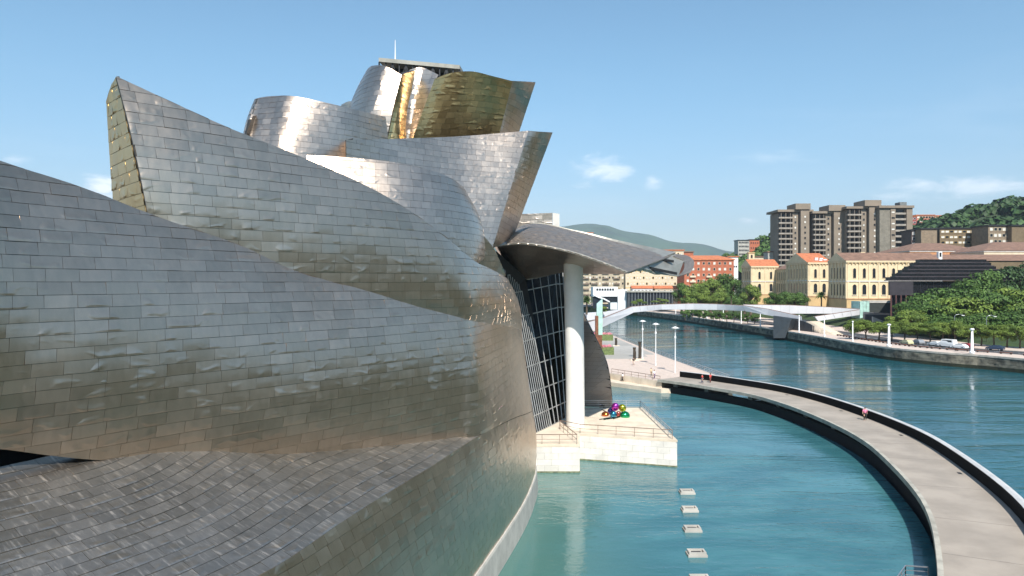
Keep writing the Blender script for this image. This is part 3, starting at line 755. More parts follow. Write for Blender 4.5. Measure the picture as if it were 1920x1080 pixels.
# left bank: museum plot and plaza
left = [(-600, -420), (-60, -420), (-40, -60), (-30, 0), (-22, 9), (-6, 40), (-2, 70), (1, 82), (0.5, 107), (12, 125), (20.5, 157), (28.8, 143.6), (42.6, 144.2), (39.2, 193), (36.4, 271), (33, 330), (24, 400), (4, 480), (-36, 570), (-140, 680), (-600, 800)]
struct('near_bank', MB().prism([(a - (3 if i in (3, 4, 5, 6, 7) else 0), b) for i, (a, b) in enumerate(left)], -3, 2.86), mat('yard_ground', (.075, .075, .06), .95, var=.3, scale=.05))
struct('plaza', MB().prism([(12, 126), (20.5, 157), (28.8, 143.6), (42.6, 144.2), (39.2, 193), (36.4, 271), (33, 330), (24, 400), (-60, 400), (-60, 126)], 2.864, 3.0), PAVE)
dk = thing('timber_deck', 'grey timber decking laid on the plaza beyond the lamp posts', 'deck', (30, 205, 3))
for i in range(14):
    y0 = 186 + i * 5.5; x1 = 39.0 - (y0 - 193) * .036 - 1.3 - max(0, 6 - i * 3)
    MB().box(8, x1, y0, y0 + 5.38, 3.004, 3.05).build('plank', WOODDECK, dk)
# low stone pier steps in front of the plaza
lp = thing('landing_step', 'low stone landing step along the plaza edge above the pool', 'step', (25, 150, 1))
MB().prism([(19.5, 158.5), (18, 154), (28.3, 141.8), (30.4, 142.4), (28.9, 143.5), (20.6, 156.9)], .6, 1.8).build('step', LIME, lp)
q0, q1 = V((20.45, 157.1, 0)), V((28.85, 143.55, 0)); dd = (q1 - q0).normalized(); nn = V((dd.y, -dd.x, 0)); nn = nn if nn.x < 0 else -nn
for k in range(8):
    a = q0.lerp(q1, k / 8 + .002); b = q0.lerp(q1, (k + 1) / 8 - .002)
    MB().prism([(a.x, a.y), (b.x, b.y), ((b + nn * .18).x, (b + nn * .18).y), ((a + nn * .18).x, (a + nn * .18).y)], 1.802, 3.02).build('wall_slab', LIME, lp)
railing(lp, [(20.9, 156.6, 2.9), (28.6, 144.2, 2.9)], m=BRZ, rails=2, r=.04)
# the road bridge on which the viewer stands: deck, out of view, added to darken the wall's reflections
mb = MB(); mb.prism([(-170, -20), (230, -20), (230, -1.6), (-170, -1.6)], [19.2] * 4, 20.3); mb.prism([(-170, -16), (230, -16), (230, -5), (-170, -5)], 17.0, 19.19)
struct('unseen_road_bridge', mb, mat('bridge_green', (.05, .075, .055), .6))
# pool and the weir ring are closed by the footbridge
br_l = catmull([V(p) for p in ((28.6, 146.5, 0), (33.6, 139.8, 0), (40.1, 128, 0), (42.4, 118, 0), (43.2, 106.4, 0), (42.8, 94, 0), (40.9, 82.9, 0), (35.9, 65.5, 0), (29.6, 51.9, 0), (23, 41, 0), (12, 27, 0), (-2, 13, 0))], 72)
br_l = [p * .982 for p in br_l]
struct('pool', MB().add([(p.x + .2, p.y, 1.0) for p in br_l] + [(-14, 10, 1), (-9, 20, 1), (-5, 40, 1), (-2, 70, 1), (-.5, 84, 1), (-.5, 110, 1), (14, 130, 1), (20, 158, 1)], [tuple(range(len(br_l) + 8))]), POOL)

# ================================================================== CURVED FOOTBRIDGE
fb = thing('footbridge', 'curved pale concrete footbridge sweeping between the pool and the river', 'footbridge', (43, 100, 0))
br_r = offset(br_l, -6.5)
def ringmesh(sect, mb=None, src=br_l):
    """sect: (offset to the river side, z) corners swept along the bridge"""
    mb = mb or MB(); vs = []; k = len(sect)
    offs = [offset(src, -d) for d, z in sect]
    for i in range(len(src)):
        for (d, z), o in zip(sect, offs): vs.append((o[i].x, o[i].y, z))
    fs = [tuple(range(k)), tuple(range((len(src) - 1) * k, len(src) * k))[::-1]]
    for i in range(len(src) - 1):
        for q in range(k): a, b = i * k + q, i * k + (q + 1) % k; fs.append((a, a + k, b + k, b))
    return mb.add(vs, fs)
DECKC = mat('bridge_concrete', (.325, .28, .235), .85, var=.13, scale=.25, bump=.12, bscale=5)
ringmesh([(0, 2.95), (0, 3.35), (6.6, 3.35), (6.6, 2.95)]).build('deck', DECKC, fb)
jm = mat('joint_filler', (.20, .18, .155), .9)
for i in range(4, 72, 4):
    p = br_l[i]; d = (br_l[i + 1] - br_l[i - 1]).normalized(); n = V((-d.y, d.x, 0)) * -1
    n = V((d.y, -d.x, 0)) * -1
    a = p + n * .3 + V((0, 0, 3.353)); b = p + n * 6.4 + V((0, 0, 3.353)); mb = MB(); mb.bar(a, b, .05, .012); mb.build('joint', jm, fb)
for i in range(6, 70, 9):
    p = br_l[i]; d = (br_l[i + 1] - br_l[i - 1]).normalized(); n = V((-d.y, d.x, 0)); c = p + n * 5.6
    mb = MB(); mb.bar(c - d * .35 + V((0, 0, 3.355)), c + d * .35 + V((0, 0, 3.355)), .35, .014); mb.build('drain_cover', DARK, fb)
ringmesh([(-.10, 2.90), (-.10, 3.41), (.25, 3.41), (.25, 3.354), (-.002, 3.354), (-.002, 2.90)]).build('deck_edge', mat('bridge_edge', (.36, .34, .29), .9, var=.2, scale=.8), fb)
ringmesh([(6.62, 2.6), (6.62, 4.33), (6.56, 4.44), (6.9, 4.5), (7.2, 4.44), (7.2, 2.6)]).build('parapet', mat('parapet_concrete', (.48, .475, .47), .7, var=.1), fb)
ringmesh([(6.44, 3.352), (6.44, 4.40), (6.6, 4.40), (6.6, 3.352)]).build('parapet_lining', mat('black_lining', (.006, .006, .006), .9, spec=.1), fb)
ringmesh([(.8, -1), (.8, 2.15), (1.8, 2.15), (1.8, -1)]).build('weir_wall', BLACK, fb)  # black colour stands in for the shade under the deck
for i in range(3, 72, 5):
    p = br_l[i]; d = (br_l[i + 1] - br_l[i - 1]).normalized(); n = V((-d.y, d.x, 0))
    c = p + n * 3.6
    mb = MB(); mb.bar(c - n * 2.6 + V((0, 0, 2.55)), c + n * 2.6 + V((0, 0, 2.55)), 1.0, .78); mb.bar(c - n * 2.6 + V((0, 0, .45)), c + n * 2.6 + V((0, 0, .45)), 1.0, 2.95); mb.build('pier', CONC_D, fb)

# fountain boxes in the pool
fproto = None
for px, py, lab in ((1288, 925, 'farthest from the viewer, nearest the terrace'), (1293, 958, 'second from the terrace'), (1298, 995, 'in the middle of the row'), (1306, 1041, 'second nearest the viewer'), (1312, 1090, 'nearest the viewer, cut by the picture edge')):
    p = G(px, py, 1.0)
    label = 'square stone fire fountain box in the pool, ' + lab
    if fproto is None:
        fproto = thing('fountain_box', label, 'fountain', group='fountain boxes standing in the pool')
        q = MB(); q.box(-.74, .74, -.5, .5, -1.0, .16); q.build('base', CONC, fproto, local=True)
        q = MB(); q.box(-.66, .66, -.44, -.34, .164, .36); q.box(-.66, .66, .34, .44, .164, .36); q.box(-.66, -.5, -.338, .338, .164, .36); q.box(.5, .66, -.338, .338, .164, .36); q.build('rim', CONC, fproto, local=True)
        q = MB(); q.box(-.36, .36, -.24, .24, .165, .24); q.build('burner', DARK, fproto, local=True)
        o = fproto
    else: o = copy_tree(fproto)
    o.location = p; tag(o, label)
# stone landing with railing at the lower right
ld = thing('landing_platform', 'small stone landing with steel railing against the near end of the footbridge', 'platform', (26.5, 50, 1))
MB().prism([(25.2, 45.6), (28.7, 49.2), (28.7, 51.4), (27.2, 51.8), (25.4, 49.9)], .3, 1.2).build('landing', LIME, ld)
railing(ld, [(25.4, 46.0, 1.2), (25.6, 49.6, 1.2), (27.2, 51.6, 1.2), (28.6, 51.3, 1.2)], h=1.25, rails=4, r=.03, step=1.3)

# ================================================================== PEOPLE
def person(loc, rz, label, shirt, trousers, hair=HAIR, stride=.22, arm=.25, hat=None, bag=None):
    t = thing('person', label, 'person', loc, rz)
    me = bpy.data.meshes.new('body')
    pts = dict(pel=(0, 0, .95), bel=(0, 0, 1.12), chest=(0, -.01, 1.32), neck=(0, 0, 1.48), head=(0, -.02, 1.60), top=(0, -.01, 1.71),
               shl=(-.19, 0, 1.42), ell=(-.26, -arm * .5, 1.15), wrl=(-.25, -arm - .06, .93), hal=(-.25, -arm - .09, .86),
               shr=(.19, 0, 1.42), elr=(.26, arm * .6, 1.15), wrr=(.25, arm * .7, .92), har=(.25, arm * .7 - .02, .84),
               hpl=(-.10, 0, .90), knl=(-.10, -stride * .6, .50), anl=(-.10, -stride * .8, .09), tol=(-.10, -stride * .8 - .15, .03),
               hpr=(.10, 0, .90), knr=(.10, stride * .3, .50), anr=(.10, stride, .09), tor=(.10, stride - .15, .03))
    rad = dict(pel=.15, bel=.135, chest=.165, neck=.06, head=.105, top=.07, shl=.07, ell=.047, wrl=.033, hal=.04, shr=.07, elr=.047, wrr=.033, har=.04,
               hpl=.10, knl=.062, anl=.042, tol=.04, hpr=.10, knr=.062, anr=.042, tor=.04)
    E = [('pel', 'bel'), ('bel', 'chest'), ('chest', 'neck'), ('neck', 'head'), ('head', 'top'), ('chest', 'shl'), ('shl', 'ell'), ('ell', 'wrl'), ('wrl', 'hal'),
         ('chest', 'shr'), ('shr', 'elr'), ('elr', 'wrr'), ('wrr', 'har'), ('pel', 'hpl'), ('hpl', 'knl'), ('knl', 'anl'), ('anl', 'tol'), ('pel', 'hpr'), ('hpr', 'knr'), ('knr', 'anr'), ('anr', 'tor')]
    names = list(pts); me.from_pydata([pts[k] for k in names], [(names.index(a), names.index(b)) for a, b in E], [])
    tmp = bpy.data.objects.new('tmp', me); COL.objects.link(tmp)
    md = tmp.modifiers.new('s', 'SKIN')
    for i, k in enumerate(names):
        sv = me.skin_vertices[0].data[i]; sv.radius = (rad[k], rad[k] * (.8 if k in ('chest', 'bel', 'pel') else 1)); sv.use_root = (k == 'pel')
    tmp.modifiers.new('d', 'SUBSURF').levels = 1
    dg = bpy.context.evaluated_depsgraph_get(); m2 = bpy.data.meshes.new_from_object(tmp.evaluated_get(dg))
    bpy.data.objects.remove(tmp); m2.name = 'body'; m2.materials.clear(); m2.materials.append(SKIN)
    o = bpy.data.objects.new('body', m2); COL.objects.link(o); o.parent = t
    T = lambda *ks: [pts[k] for k in ks]
    q = MB(); q.tube([(0, 0, .92), pts['bel'], pts['chest'], (0, 0, 1.47)], [.17, .165, .205, .09], 10)
    for sd in 'lr': q.tube(T('sh' + sd, 'el' + sd), [.092, .07], 8)
    q.build('shirt', shirt, t, True, local=True)
    q = MB(); q.tube([(0, 0, .85), (0, 0, .99)], [.165, .175], 10)
    for sd in 'lr': q.tube(T('hp' + sd, 'kn' + sd, 'an' + sd), [.12, .085, .068], 8)
    q.build('trousers', trousers, t, True, local=True)
    q = MB(); q.ball((0, .015, 1.655), .118, .125, .115, 10, 8); q.v = [v if v.y > -.07 or v.z > 1.66 else V((v.x * .9, -.06, v.z)) for v in q.v]
    q.build('hair', hair, t, True, local=True)
    if hat: q = MB(); q.tube([(0, 0, 1.70), (0, 0, 1.71), (0, 0, 1.72), (0, 0, 1.80)], [.2, .2, .13, .10], 12); q.build('hat', hat, t, True, local=True)
    return t
cl = lambda n, c: mat(n, c, .85, var=.05)
person(G(1622, 788, 3.355), R(-30), 'person in a pink top and dark trousers walking on the footbridge', cl('pink_cloth', (.75, .22, .36)), cl('black_cloth', (.02, .02, .022)))
person(G(1316.5, 719, 3.355), R(60), 'person in a red top and blue jeans walking at the plaza end of the footbridge', cl('red_cloth', (.55, .06, .05)), cl('denim', (.12, .16, .30)))
person(G(1332, 717.5, 3.355), R(200), 'person in red top and dark red trousers beside the footbridge parapet', MATS['red_cloth'], cl('maroon_cloth', (.16, .03, .03)))
person(G(1221, 706, 3.0), R(20), 'person in a beige top and olive trousers walking on the pink plaza', cl('beige_cloth', (.55, .45, .30)), cl('olive_cloth', (.16, .15, .08)))
person(G(1227, 710, 3.0), R(10), 'person in a white top and violet shorts walking on the pink plaza', cl('white_cloth', (.75, .73, .74)), cl('violet_cloth', (.20, .16, .34)))
person(G(1188, 685, 3.0), R(-20), 'person in a black top and pale skirt standing by the bronze pillars', MATS['black_cloth'], cl('pale_cloth', (.62, .52, .45)))
person(V((22.6, 152.6, 1.8)), R(-120), 'person in a white shirt and black trousers on the landing step railing', MATS['white_cloth'], MATS['black_cloth'])
# bronze pillars on the plaza
for px, py, h, lab in ((1189.5, 676, 3.2, 'short dark bronze pillar with round top on the plaza'), (1199.5, 674, 4.4, 'tall dark pillar on a pale plinth beside the nearest left lamp'), (1155, 649, 2.4, 'dark squat pillar beside the green flower bed')):
    p = G(px, py, 3.0); t = thing('bronze_pillar', lab, 'sculpture', p)
    q = MB(); q.box(-1.0, 1.0, -.6, .6, 0, .25); q.build('plinth', LIME, t, local=True)
    q = MB(); q.tube([(0, 0, .25), (0, 0, .5), (0.05, 0, h * .6), (0, 0, h * .8), (0, 0, h)], [.42, .36, .38, .30, .42], 10); q.build('shaft', mat('dark_bronze', (.07, .055, .04), .5, .5), t, local=True)

# ================================================================== LAMP POSTS
def disc_lamp(px, py, lab):
    p = G(px, py, 3.0); D = p.y; t = thing('street_lamp', lab, 'street lamp', p, group='disc lamps on the plaza')
    h = 9.3
    MB().tube([(0, 0, 0), (0, 0, .5), (0, 0, h)], [.16, .11, .08], 8).build('pole', WHITE, t, local=True)
    MB().tube([(0, 0, h), (0, 0, h + .12), (0, 0, h + .45)], [.30, .95, .1], 16).build('reflector', WHITE, t, True, local=True)
    MB().tube([(0, 0, h * .78), (0, 0, h * .83)], [.2, .2], 8).build('lamp_head', WHITE, t, local=True)
disc_lamp(1205, 674, 'white disc lamp farthest along the plaza, beside the bronze pillars')
disc_lamp(1229.5, 685, 'white disc lamp in the middle of the three on the plaza')
disc_lamp(1266, 699, 'white disc lamp nearest the footbridge on the plaza')
lampq = None
def quay_lamp(s, lab, big=1.0):
    global lampq
    p, d = along(s); p = p + V((d.y, -d.x, 0)) * 1.1; p.z = qz + .10
    if lampq is None:
        t = thing('quay_lamp', lab, 'street lamp', p, group='white lamps along the quay')
        MB().tube([(0, 0, 0), (0, 0, .7), (0, 0, .75), (0, 0, 6.0)], [.62, .62, .36, .24], 12).build('post', WHITE, t, True, local=True)
        MB().tube([(0, 0, 6.0), (0, 0, 6.2), (0, 0, 6.5), (0, 0, 6.6)], [.24, .52, .52, .2], 12).build('lamp_head', WHITE, t, True, local=True)
        lampq = t
    else:
        t = copy_tree(lampq); t.location = p; tag(t, lab)
    t.rotation_euler = (0, 0, 0); t.scale = (big, big, 1 if big == 1 else .98)
    return t
cum_y = lambda y: s0 + 0 if False else min(range(len(pl)), key=lambda i: abs(pl[i].y - y) + (0 if i < 70 else 1000))
def s_at_px(px):
    best = None
    for k in range(0, int(cum[70] * 2)):
        p, d = along(k / 2)
        if p.y < 120: continue
        e = abs(960 + F * (p.x + d.y * 1.1) / (p.y - d.x * 1.1) - px)
        if best is None or e < best[0]: best = (e, k / 2)
    return best[1]
for px, lab, b in ((1822, 'thick white quay lamp in front of the dense trees, nearest the viewer', 1), (1668, 'thick white quay lamp by the row of small plane trees, left of the parked cars', 1),
                   (1599, 'slim white quay lamp at the left end of the row of plane trees', .5), (1546, 'slim white quay lamp at the foot of the pale stair ramp', .5), (1498, 'slim white quay lamp in front of the grey bridge abutment', .5),
                   (1425.6, 'slim white quay lamp under the white bridge just left of its abutment', .5), (1390, 'slim white quay lamp under the bridge in front of the parked cars', .5),
                   (1356, 'slim white quay lamp under the middle of the white bridge', .5), (1325.6, 'slim white quay lamp under the bridge, third from its left support', .5), (1295.6, 'slim white quay lamp under the bridge, second from its left support', .5),
                   (1267, 'slim white quay lamp under the bridge span, nearest its left support', .5)):
    quay_lamp(s_at_px(px), lab, b)
# benches along the promenade
bp = None
s = cum[s_of(150)]
nb = 0
while s < cum[s_of(262)]:
    p, d = along(s); p = p + V((d.y, -d.x, 0)) * 7.6; p.z = qz + .10
    if bp is None:
        bp = thing('bench', 'low rust-brown bench on the far quay promenade', 'bench', p, group='brown benches along the far promenade')
        MB().box(-1.5, 1.5, -.3, .3, .36, .5).build('seat', RUST, bp, local=True)
        for sx in (-1.2, 1.2): MB().box(sx - .12, sx + .12, -.25, .25, 0, .358).build('leg', DARK, bp, local=True)
        o = bp
    else: o = copy_tree(bp); o.location = p
    o.rotation_euler = (0, 0, math.atan2(d.y, d.x)); s += 4.6; nb += 1
# curved street lights by the trees
for px, py, lab in ((1790, 650, 'curved grey street light among the dense trees, left of the pair'), (1850, 655, 'curved grey street light in front of the dense trees, right of the pair')):
    D = 225; p = V((X(px, D), D, qz)); t = thing('street_light', lab, 'street light', p)
    h = Z(592 if px == 1850 else 590, D) - qz
    MB().tube([(0, 0, 0), (0, 0, h * .6), (0, 0, h - .4), (.4, 0, h), (1.4, 0, h + .15), (2.4, 0, h - .1)], [.12, .1, .08, .07, .06, .08], 8).build('pole', STEEL, t, True, local=True)
    MB().box(2.1, 2.9, -.2, .2, h - .32, h - .14).build('lamp_head', WHITE, t, local=True)

# ================================================================== BUILDINGS helper
class Bld:
    def __init__(s, name, label, cat, loc, rz=0, group=None): s.r = thing(name, label, cat, loc, rz, group); s.shared = {}
    def box(s, part, m, x0, x1, y0, y1, z0, z1, parent=None): return MB().box(x0, x1, y0, y1, z0, z1).build(part, m, parent or s.r, local=True)
    def win(s, x, y, z, w, h, rz=0, frame=None, pane=None, arch=False, fr=.14, part='window'):
        frame = frame or LIMEW; pane = pane or PANE
        k = (round(w, 2), round(h, 2), frame.name, pane.name, arch, part)
        if k not in s.shared:
            q = MB()
            if not arch:
                q.box(-w / 2 - fr, w / 2 + fr, -.16, .04, -fr, -.001); q.box(-w / 2 - fr, w / 2 + fr, -.16, .04, h + .001, h + fr)
                q.box(-w / 2 - fr, -w / 2, -.16, .04, 0, h); q.box(w / 2, w / 2 + fr, -.16, .04, 0, h)
                pn = MB().box(-w / 2, w / 2, -.05, .03, 0, h)
            else:
                pts = [(-w / 2, 0), (w / 2, 0), (w / 2, h - w / 2)] + [(w / 2 * math.cos(a), h - w / 2 + w / 2 * math.sin(a)) for a in (R(45), R(90), R(135))] + [(-w / 2, h - w / 2)]
                out = [(x * (1 + 2 * fr / w), z * (1 + fr / h) if z > 0 else -fr) for x, z in pts]; n = len(pts)
                vs = [(x, -.16, z) for x, z in out] + [(x, -.16, z) for x, z in pts] + [(x, .04, z) for x, z in out] + [(x, .04, z) for x, z in pts]
                fs = []
                for i in range(n):
                    j = (i + 1) % n; fs += [(i, j, n + j, n + i), (n + i, n + j, 3 * n + j, 3 * n + i), (j, i, 2 * n + i, 2 * n + j)]
                q.add(vs, fs)
                pn = MB().add([(x, -.05, z) for x, z in pts], [tuple(range(n))]) ; pn.add([(x, .03, z) for x, z in pts], [tuple(range(n))[::-1]])
            s.shared[k] = (q.mesh(part, frame), pn.mesh('pane', pane))
        a, b = s.shared[k]
        o = bpy.data.objects.new(part, a); COL.objects.link(o); o.parent = s.r; o.location = (x, y, z); o.rotation_euler = (0, 0, rz)
        p = bpy.data.objects.new('pane', b); COL.objects.link(p); p.parent = o
        return o
    def row(s, xs, y, z, w, h, face='front', **k):
        for x in xs:
            if face == 'front': s.win(x, y, z, w, h, 0, **k)
            elif face == 'left': s.win(y, x, z, w, h, R(-90), **k)
            elif face == 'right': s.win(y, x, z, w, h, R(90), **k)
    def gable(s, m, x0, x1, y0, y1, z0, z1, along='x', part='roof', over=.6, wallm=None):
        x0 -= over; x1 += over; y0 -= over; y1 += over
        if along == 'x':
            ym = (y0 + y1) / 2; vs = [(x0, y0, z0), (x0, y1, z0), (x0, ym, z1), (x1, y0, z0), (x1, y1, z0), (x1, ym, z1)]
        else:
            xm = (x0 + x1) / 2; vs = [(x1, y0, z0), (x0, y0, z0), (xm, y0, z1), (x1, y1, z0), (x0, y1, z0), (xm, y1, z1)]
        q = MB().add(vs, [(0, 1, 2), (3, 5, 4), (0, 2, 5, 3), (1, 4, 5, 2), (0, 3, 4, 1)]); q.m = [1, 1, 0, 0, 0] if wallm else q.m
        return q.build(part, [m, wallm] if wallm else m, s.r, local=True)
    def hip(s, m, x0, x1, y0, y1, z0, z1, ins, part='roof', over=.6):
        x0 -= over; x1 += over; y0 -= over; y1 += over; ym = (y0 + y1) / 2
        vs = [(x0, y0, z0), (x1, y0, z0), (x1, y1, z0), (x0, y1, z0), (x0 + ins, ym, z1), (x1 - ins, ym, z1)]
        return MB().add(vs, [(0, 1, 5, 4), (1, 2, 5), (2, 3, 4, 5), (3, 0, 4), (3, 2, 1, 0)]).build(part, m, s.r, local=True)
def lin(a, b, n): return [a + (b - a) * (i + .5) / n for i in range(n)]

# ---- sandstone university by the river: nearest wing, main pavilion, far wing
def uni(label, x0, D0, w, dep, zt, apex, roofm, nx, gw, long=False, skyl=False):
    gz = 8.4; b = Bld('sandstone_building', label, 'building', (x0, D0, gz)); H = zt - gz
    b.box('plinth', SANDB, -.15, w, -.15, dep + .15, 0, H * .28)
    b.box('wall', SAND, 0, w, 0, dep, H * .28, H)
    for z in (H * .28, H * .62): b.box('cornice', LIMEW if z > H * .5 else mat('terracotta_band', (.42, .24, .13)), -.35, w, -.35, dep + .35, z - .25, z + .2)
    b.box('cornice', SAND, -.6, w, -.6, dep + .6, H - .5, H + .3)
    for xx in (0, w): pass
    # lit end wall windows
    xs = lin(1.2, w - 1, nx)
    b.row(xs, 0, H * .36, 1.7, H * .20, arch=True, frame=SAND)
    b.row(xs, 0, H * .68, 1.3, H * .19, arch=True, frame=SAND)
    # river front (faces the water)
    ys = lin(1.2, dep - 1.2, gw)
    b.row(ys, 0, H * .05, 1.5, H * .18, face='left', arch=True, frame=SANDB)
    b.row(ys, 0, H * .34, 1.4, H * .23, face='left', arch=True, frame=SAND)
    b.row(ys, 0, H * .67, 1.2, H * .22, face='left', arch=True, frame=SAND)
    for y in (0.3, dep - .3) + tuple((ys[i] + ys[i + 1]) / 2 for i in range(gw - 1)):
        b.box('pilaster', SAND, -.5, -.02, y - .35, y + .35, H * .285, H - .52)
    for x in [0.45] + [(xs[i] + xs[i + 1]) / 2 for i in range(nx - 1)]: b.box('pilaster', SAND, x - .35, x + .35, -.28, -.005, H * .285, H - .52)
    for i in range(int(w / 1.6)): b.box('bracket', SANDB, .3 + i * 1.6, .75 + i * 1.6, -.55, -.01, H - 1.15, H - .52)
    for i, x in enumerate(xs): b.box('sill', LIMEW, x - 1.15, x + 1.15, -.3, -.005, H * .36 - .32, H * .36 - .16)
    rf = b.gable(roofm, -.3, w, 0, dep, H + .3, apex - gz, 'x', wallm=SAND)
    for i, (fx, fy) in enumerate(((.45, .25), (.62, .2), (.55, .42), (.75, .38), (.85, .25))):
        if skyl:
            x = fx * w; y = -.6 + fy * dep * .5; z = H + .3 + (apex - gz - H - .3) * (y + .6) / (dep / 2 + .6)
            MB().box(x - .8, x + .8, y - .8, y + .8, z - .1, z + .45).build('skylight', WHITE, rf, local=True)
    return b
uni('sandstone university wing with rounded windows and a long brown tiled roof, behind the black library', 148, 330, 41, 18, 31.4, 35.6, TILE_B, 9, 5)
uni('sandstone university pavilion with pointed gable and orange roof with skylights', 151, 380, 11, 30, 32, 37.6, TILE_O, 2, 7, skyl=True)
uni('sandstone university wing with gable at the far left end, orange and brown roof', 143.5, 447, 16, 18, 31.6, 36.2, TILE_O, 2, 4)
u4 = Bld('sandstone_building', 'sandstone university linking range with brown roof, set back between gables', 'building', (158, 411, 8.4))
u4.box('wall', SAND, 0, 14, 0, 35, 0, 21.5); u4.gable(TILE_B, 0, 14, 0, 35, 21.5, 25, 'y')
u4.row(lin(1, 34, 11), 0, 8, 1.3, 5.2, face='left', arch=True, frame=SAND); u4.row(lin(1, 34, 11), 0, 15, 1.1, 4.8, face='left', arch=True, frame=SAND)
for y in lin(1, 34, 11): u4.box('pilaster', SAND, -.45, -.02, y + 1.15, y + 1.7, 7, 21)
u5 = Bld('sandstone_building', 'sandstone range with gable roof hidden between the nearest wing and the skylit pavilion', 'building', (163, 349, 8.4))
u5.box('wall', SAND, 0, 16, 0, 30, 0, 21.5); u5.gable(TILE_O, 0, 16, 0, 30, 21.6, 26.5, 'y')
MB().box(1, 3, 2, 4, 22.5, 28).build('chimney', SAND, u5.r, local=True)
# bell turret on the far wing
tb = Bld('bell_turret', 'small square sandstone bell turret behind the far sandstone wing', 'turret', (X(1404, 470), 470, 8.4))
zt = Z(475, 470) - 8.4
tb.box('shaft', SAND, 0, 3.6, 0, 3.6, 0, zt); tb.box('cap', SANDB, -.3, 3.9, -.3, 3.9, zt, zt + .6); tb.win(1.8, 0, zt - 3, 1.2, 2.2, arch=True, frame=SAND)
# ---- long brown roofs behind
def shed(label, px0, px1, py_e, py_r, D, dep, roofm, wallm, ins=10):
    x0, x1 = X(px0, D), X(px1, D); b = Bld('hall_building', label, 'building', (x0, D, 8.4)); ze, zr = Z(py_e, D) - 8.4, Z(py_r, D + dep / 2) - 8.4
    b.box('wall', wallm, 0, x1 - x0, 0, dep, 0, ze); b.box('cornice', LIMEW, -.3, x1 - x0 + .3, -.3, dep + .3, ze - .6, ze - .002)
    b.hip(roofm, 0, x1 - x0, 0, dep, ze, zr, ins); return b
shed('long low building with wide brown hipped roof and cream band, behind the trees', 1845, 2060, 470, 454, 372, 40, TILE_B, CREAM, 18)
shed('long brown roofed building with orange lower wall below the dark hillside blocks', 1706, 1850, 470, 456, 400, 40, TILE_B, mat('orange_render', (.50, .24, .11)), 14)
ch = Bld('chimney_stack', 'single white square chimney stack above the long brown roof', 'chimney', (X(1760, 352), 352, 8.4))
zc = Z(472, 352) - 8.4; ch.box('stack', WHITE, 0, 1.7, 0, 1.7, 0, zc); ch.box('vent', BLACK, .4, 1.3, -.05, -.001, zc - 2.4, zc - .4)
sr = Bld('hall_building', 'low building with a long flat brown roof just behind the black library', 'building', (X(1700, 352), 356, 8.4))
zz = Z(489, 356) - 8.4; sr.box('wall', BRICK_D, 0, 90, 0, 22, 0, zz); sr.gable(TILE_B, 0, 90, 0, 22, zz, zz + 3.4, 'x')
# ---- black library with stepped roof
D = 285
lb = Bld('library', 'black glass library with stepped dark louvre roof and slim dark columns', 'building', (X(1668, D), D, 8.4))
zl = Z(527, D) - 8.4; wl_ = X(1900, D) - X(1668, D)
MB().prism([(1, 1), (wl_, 1), (wl_, 34), (22, 34)], 0, zl).build('glass_wall', mat('black_glass', (.012, .013, .016), .2), lb.r, local=True)
lb.box('cladding', mat('black_louvre', (.035, .03, .036), .5), 0, 9, -.1, .98, zl * .62, zl)
for i in range(6):
    z = zl + .1 + i * 1.42
    lb.box('louvre', mat('dark_louvre', (.05, .04, .046), .5, rnd=.2), -.4 + i * 3.4, wl_ - i * .6, -.5 + i * 2.0, -.5 + i * 2.0 + 4, z, z + .35)
    lb.box('clerestory', MATS['black_glass'], .4 + i * 3.4, wl_ - i * .6 - .5, .6 + i * 2.0, i * 2.0 + 4, z + .352, z + 1.418)
for i in range(6): lb.box('column', mat('dark_red_steel', (.10, .04, .035)), .2 + i * 1.9, .6 + i * 1.9, -.4, -.11, 0, zl * .62)
for i in range(14): lb.box('mullion', DARK, 12 + i * 2.6, 12.2 + i * 2.6, .8, .99, 0, zl)
# glass link and entrance canopy left of the library
gk = Bld('glass_kiosk', 'green glass entrance box at the end of the white footbridge', 'kiosk', (X(1612, 318), 318, 4))
gk.box('glass', GLASSGREEN, 0, 4.2, 0, 8, 0, Z(565, 318) - 4)
for i in range(4): gk.box('mullion', STEEL, i * 1.35, i * 1.35 + .12, -.08, -.001, 0, Z(565, 318) - 4)
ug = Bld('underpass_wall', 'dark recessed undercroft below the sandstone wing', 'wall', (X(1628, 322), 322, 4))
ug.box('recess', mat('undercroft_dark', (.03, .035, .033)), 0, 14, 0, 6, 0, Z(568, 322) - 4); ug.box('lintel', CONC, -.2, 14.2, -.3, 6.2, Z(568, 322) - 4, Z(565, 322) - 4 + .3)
gw = Bld('retaining_wall', 'sloped grey granite retaining wall with pale ramp behind the plane trees', 'wall', (X(1618, 300), 300, 4))
GRN = mat('grey_granite', (.05, .055, .06), .7, var=.12)
MB().prism([(0, 0), (26, -1), (26, 8), (4, 8)], 0, [5.2, 4.7, 4.7, 6.0]).build('wall', GRN, gw.r, local=True)
MB().prism([(3, -2.2), (12, -2.2), (12, -1.1), (3, -1.1)], 0, [4.4, .6, .6, 4.4]).build('ramp', CONC, gw.r, local=True)
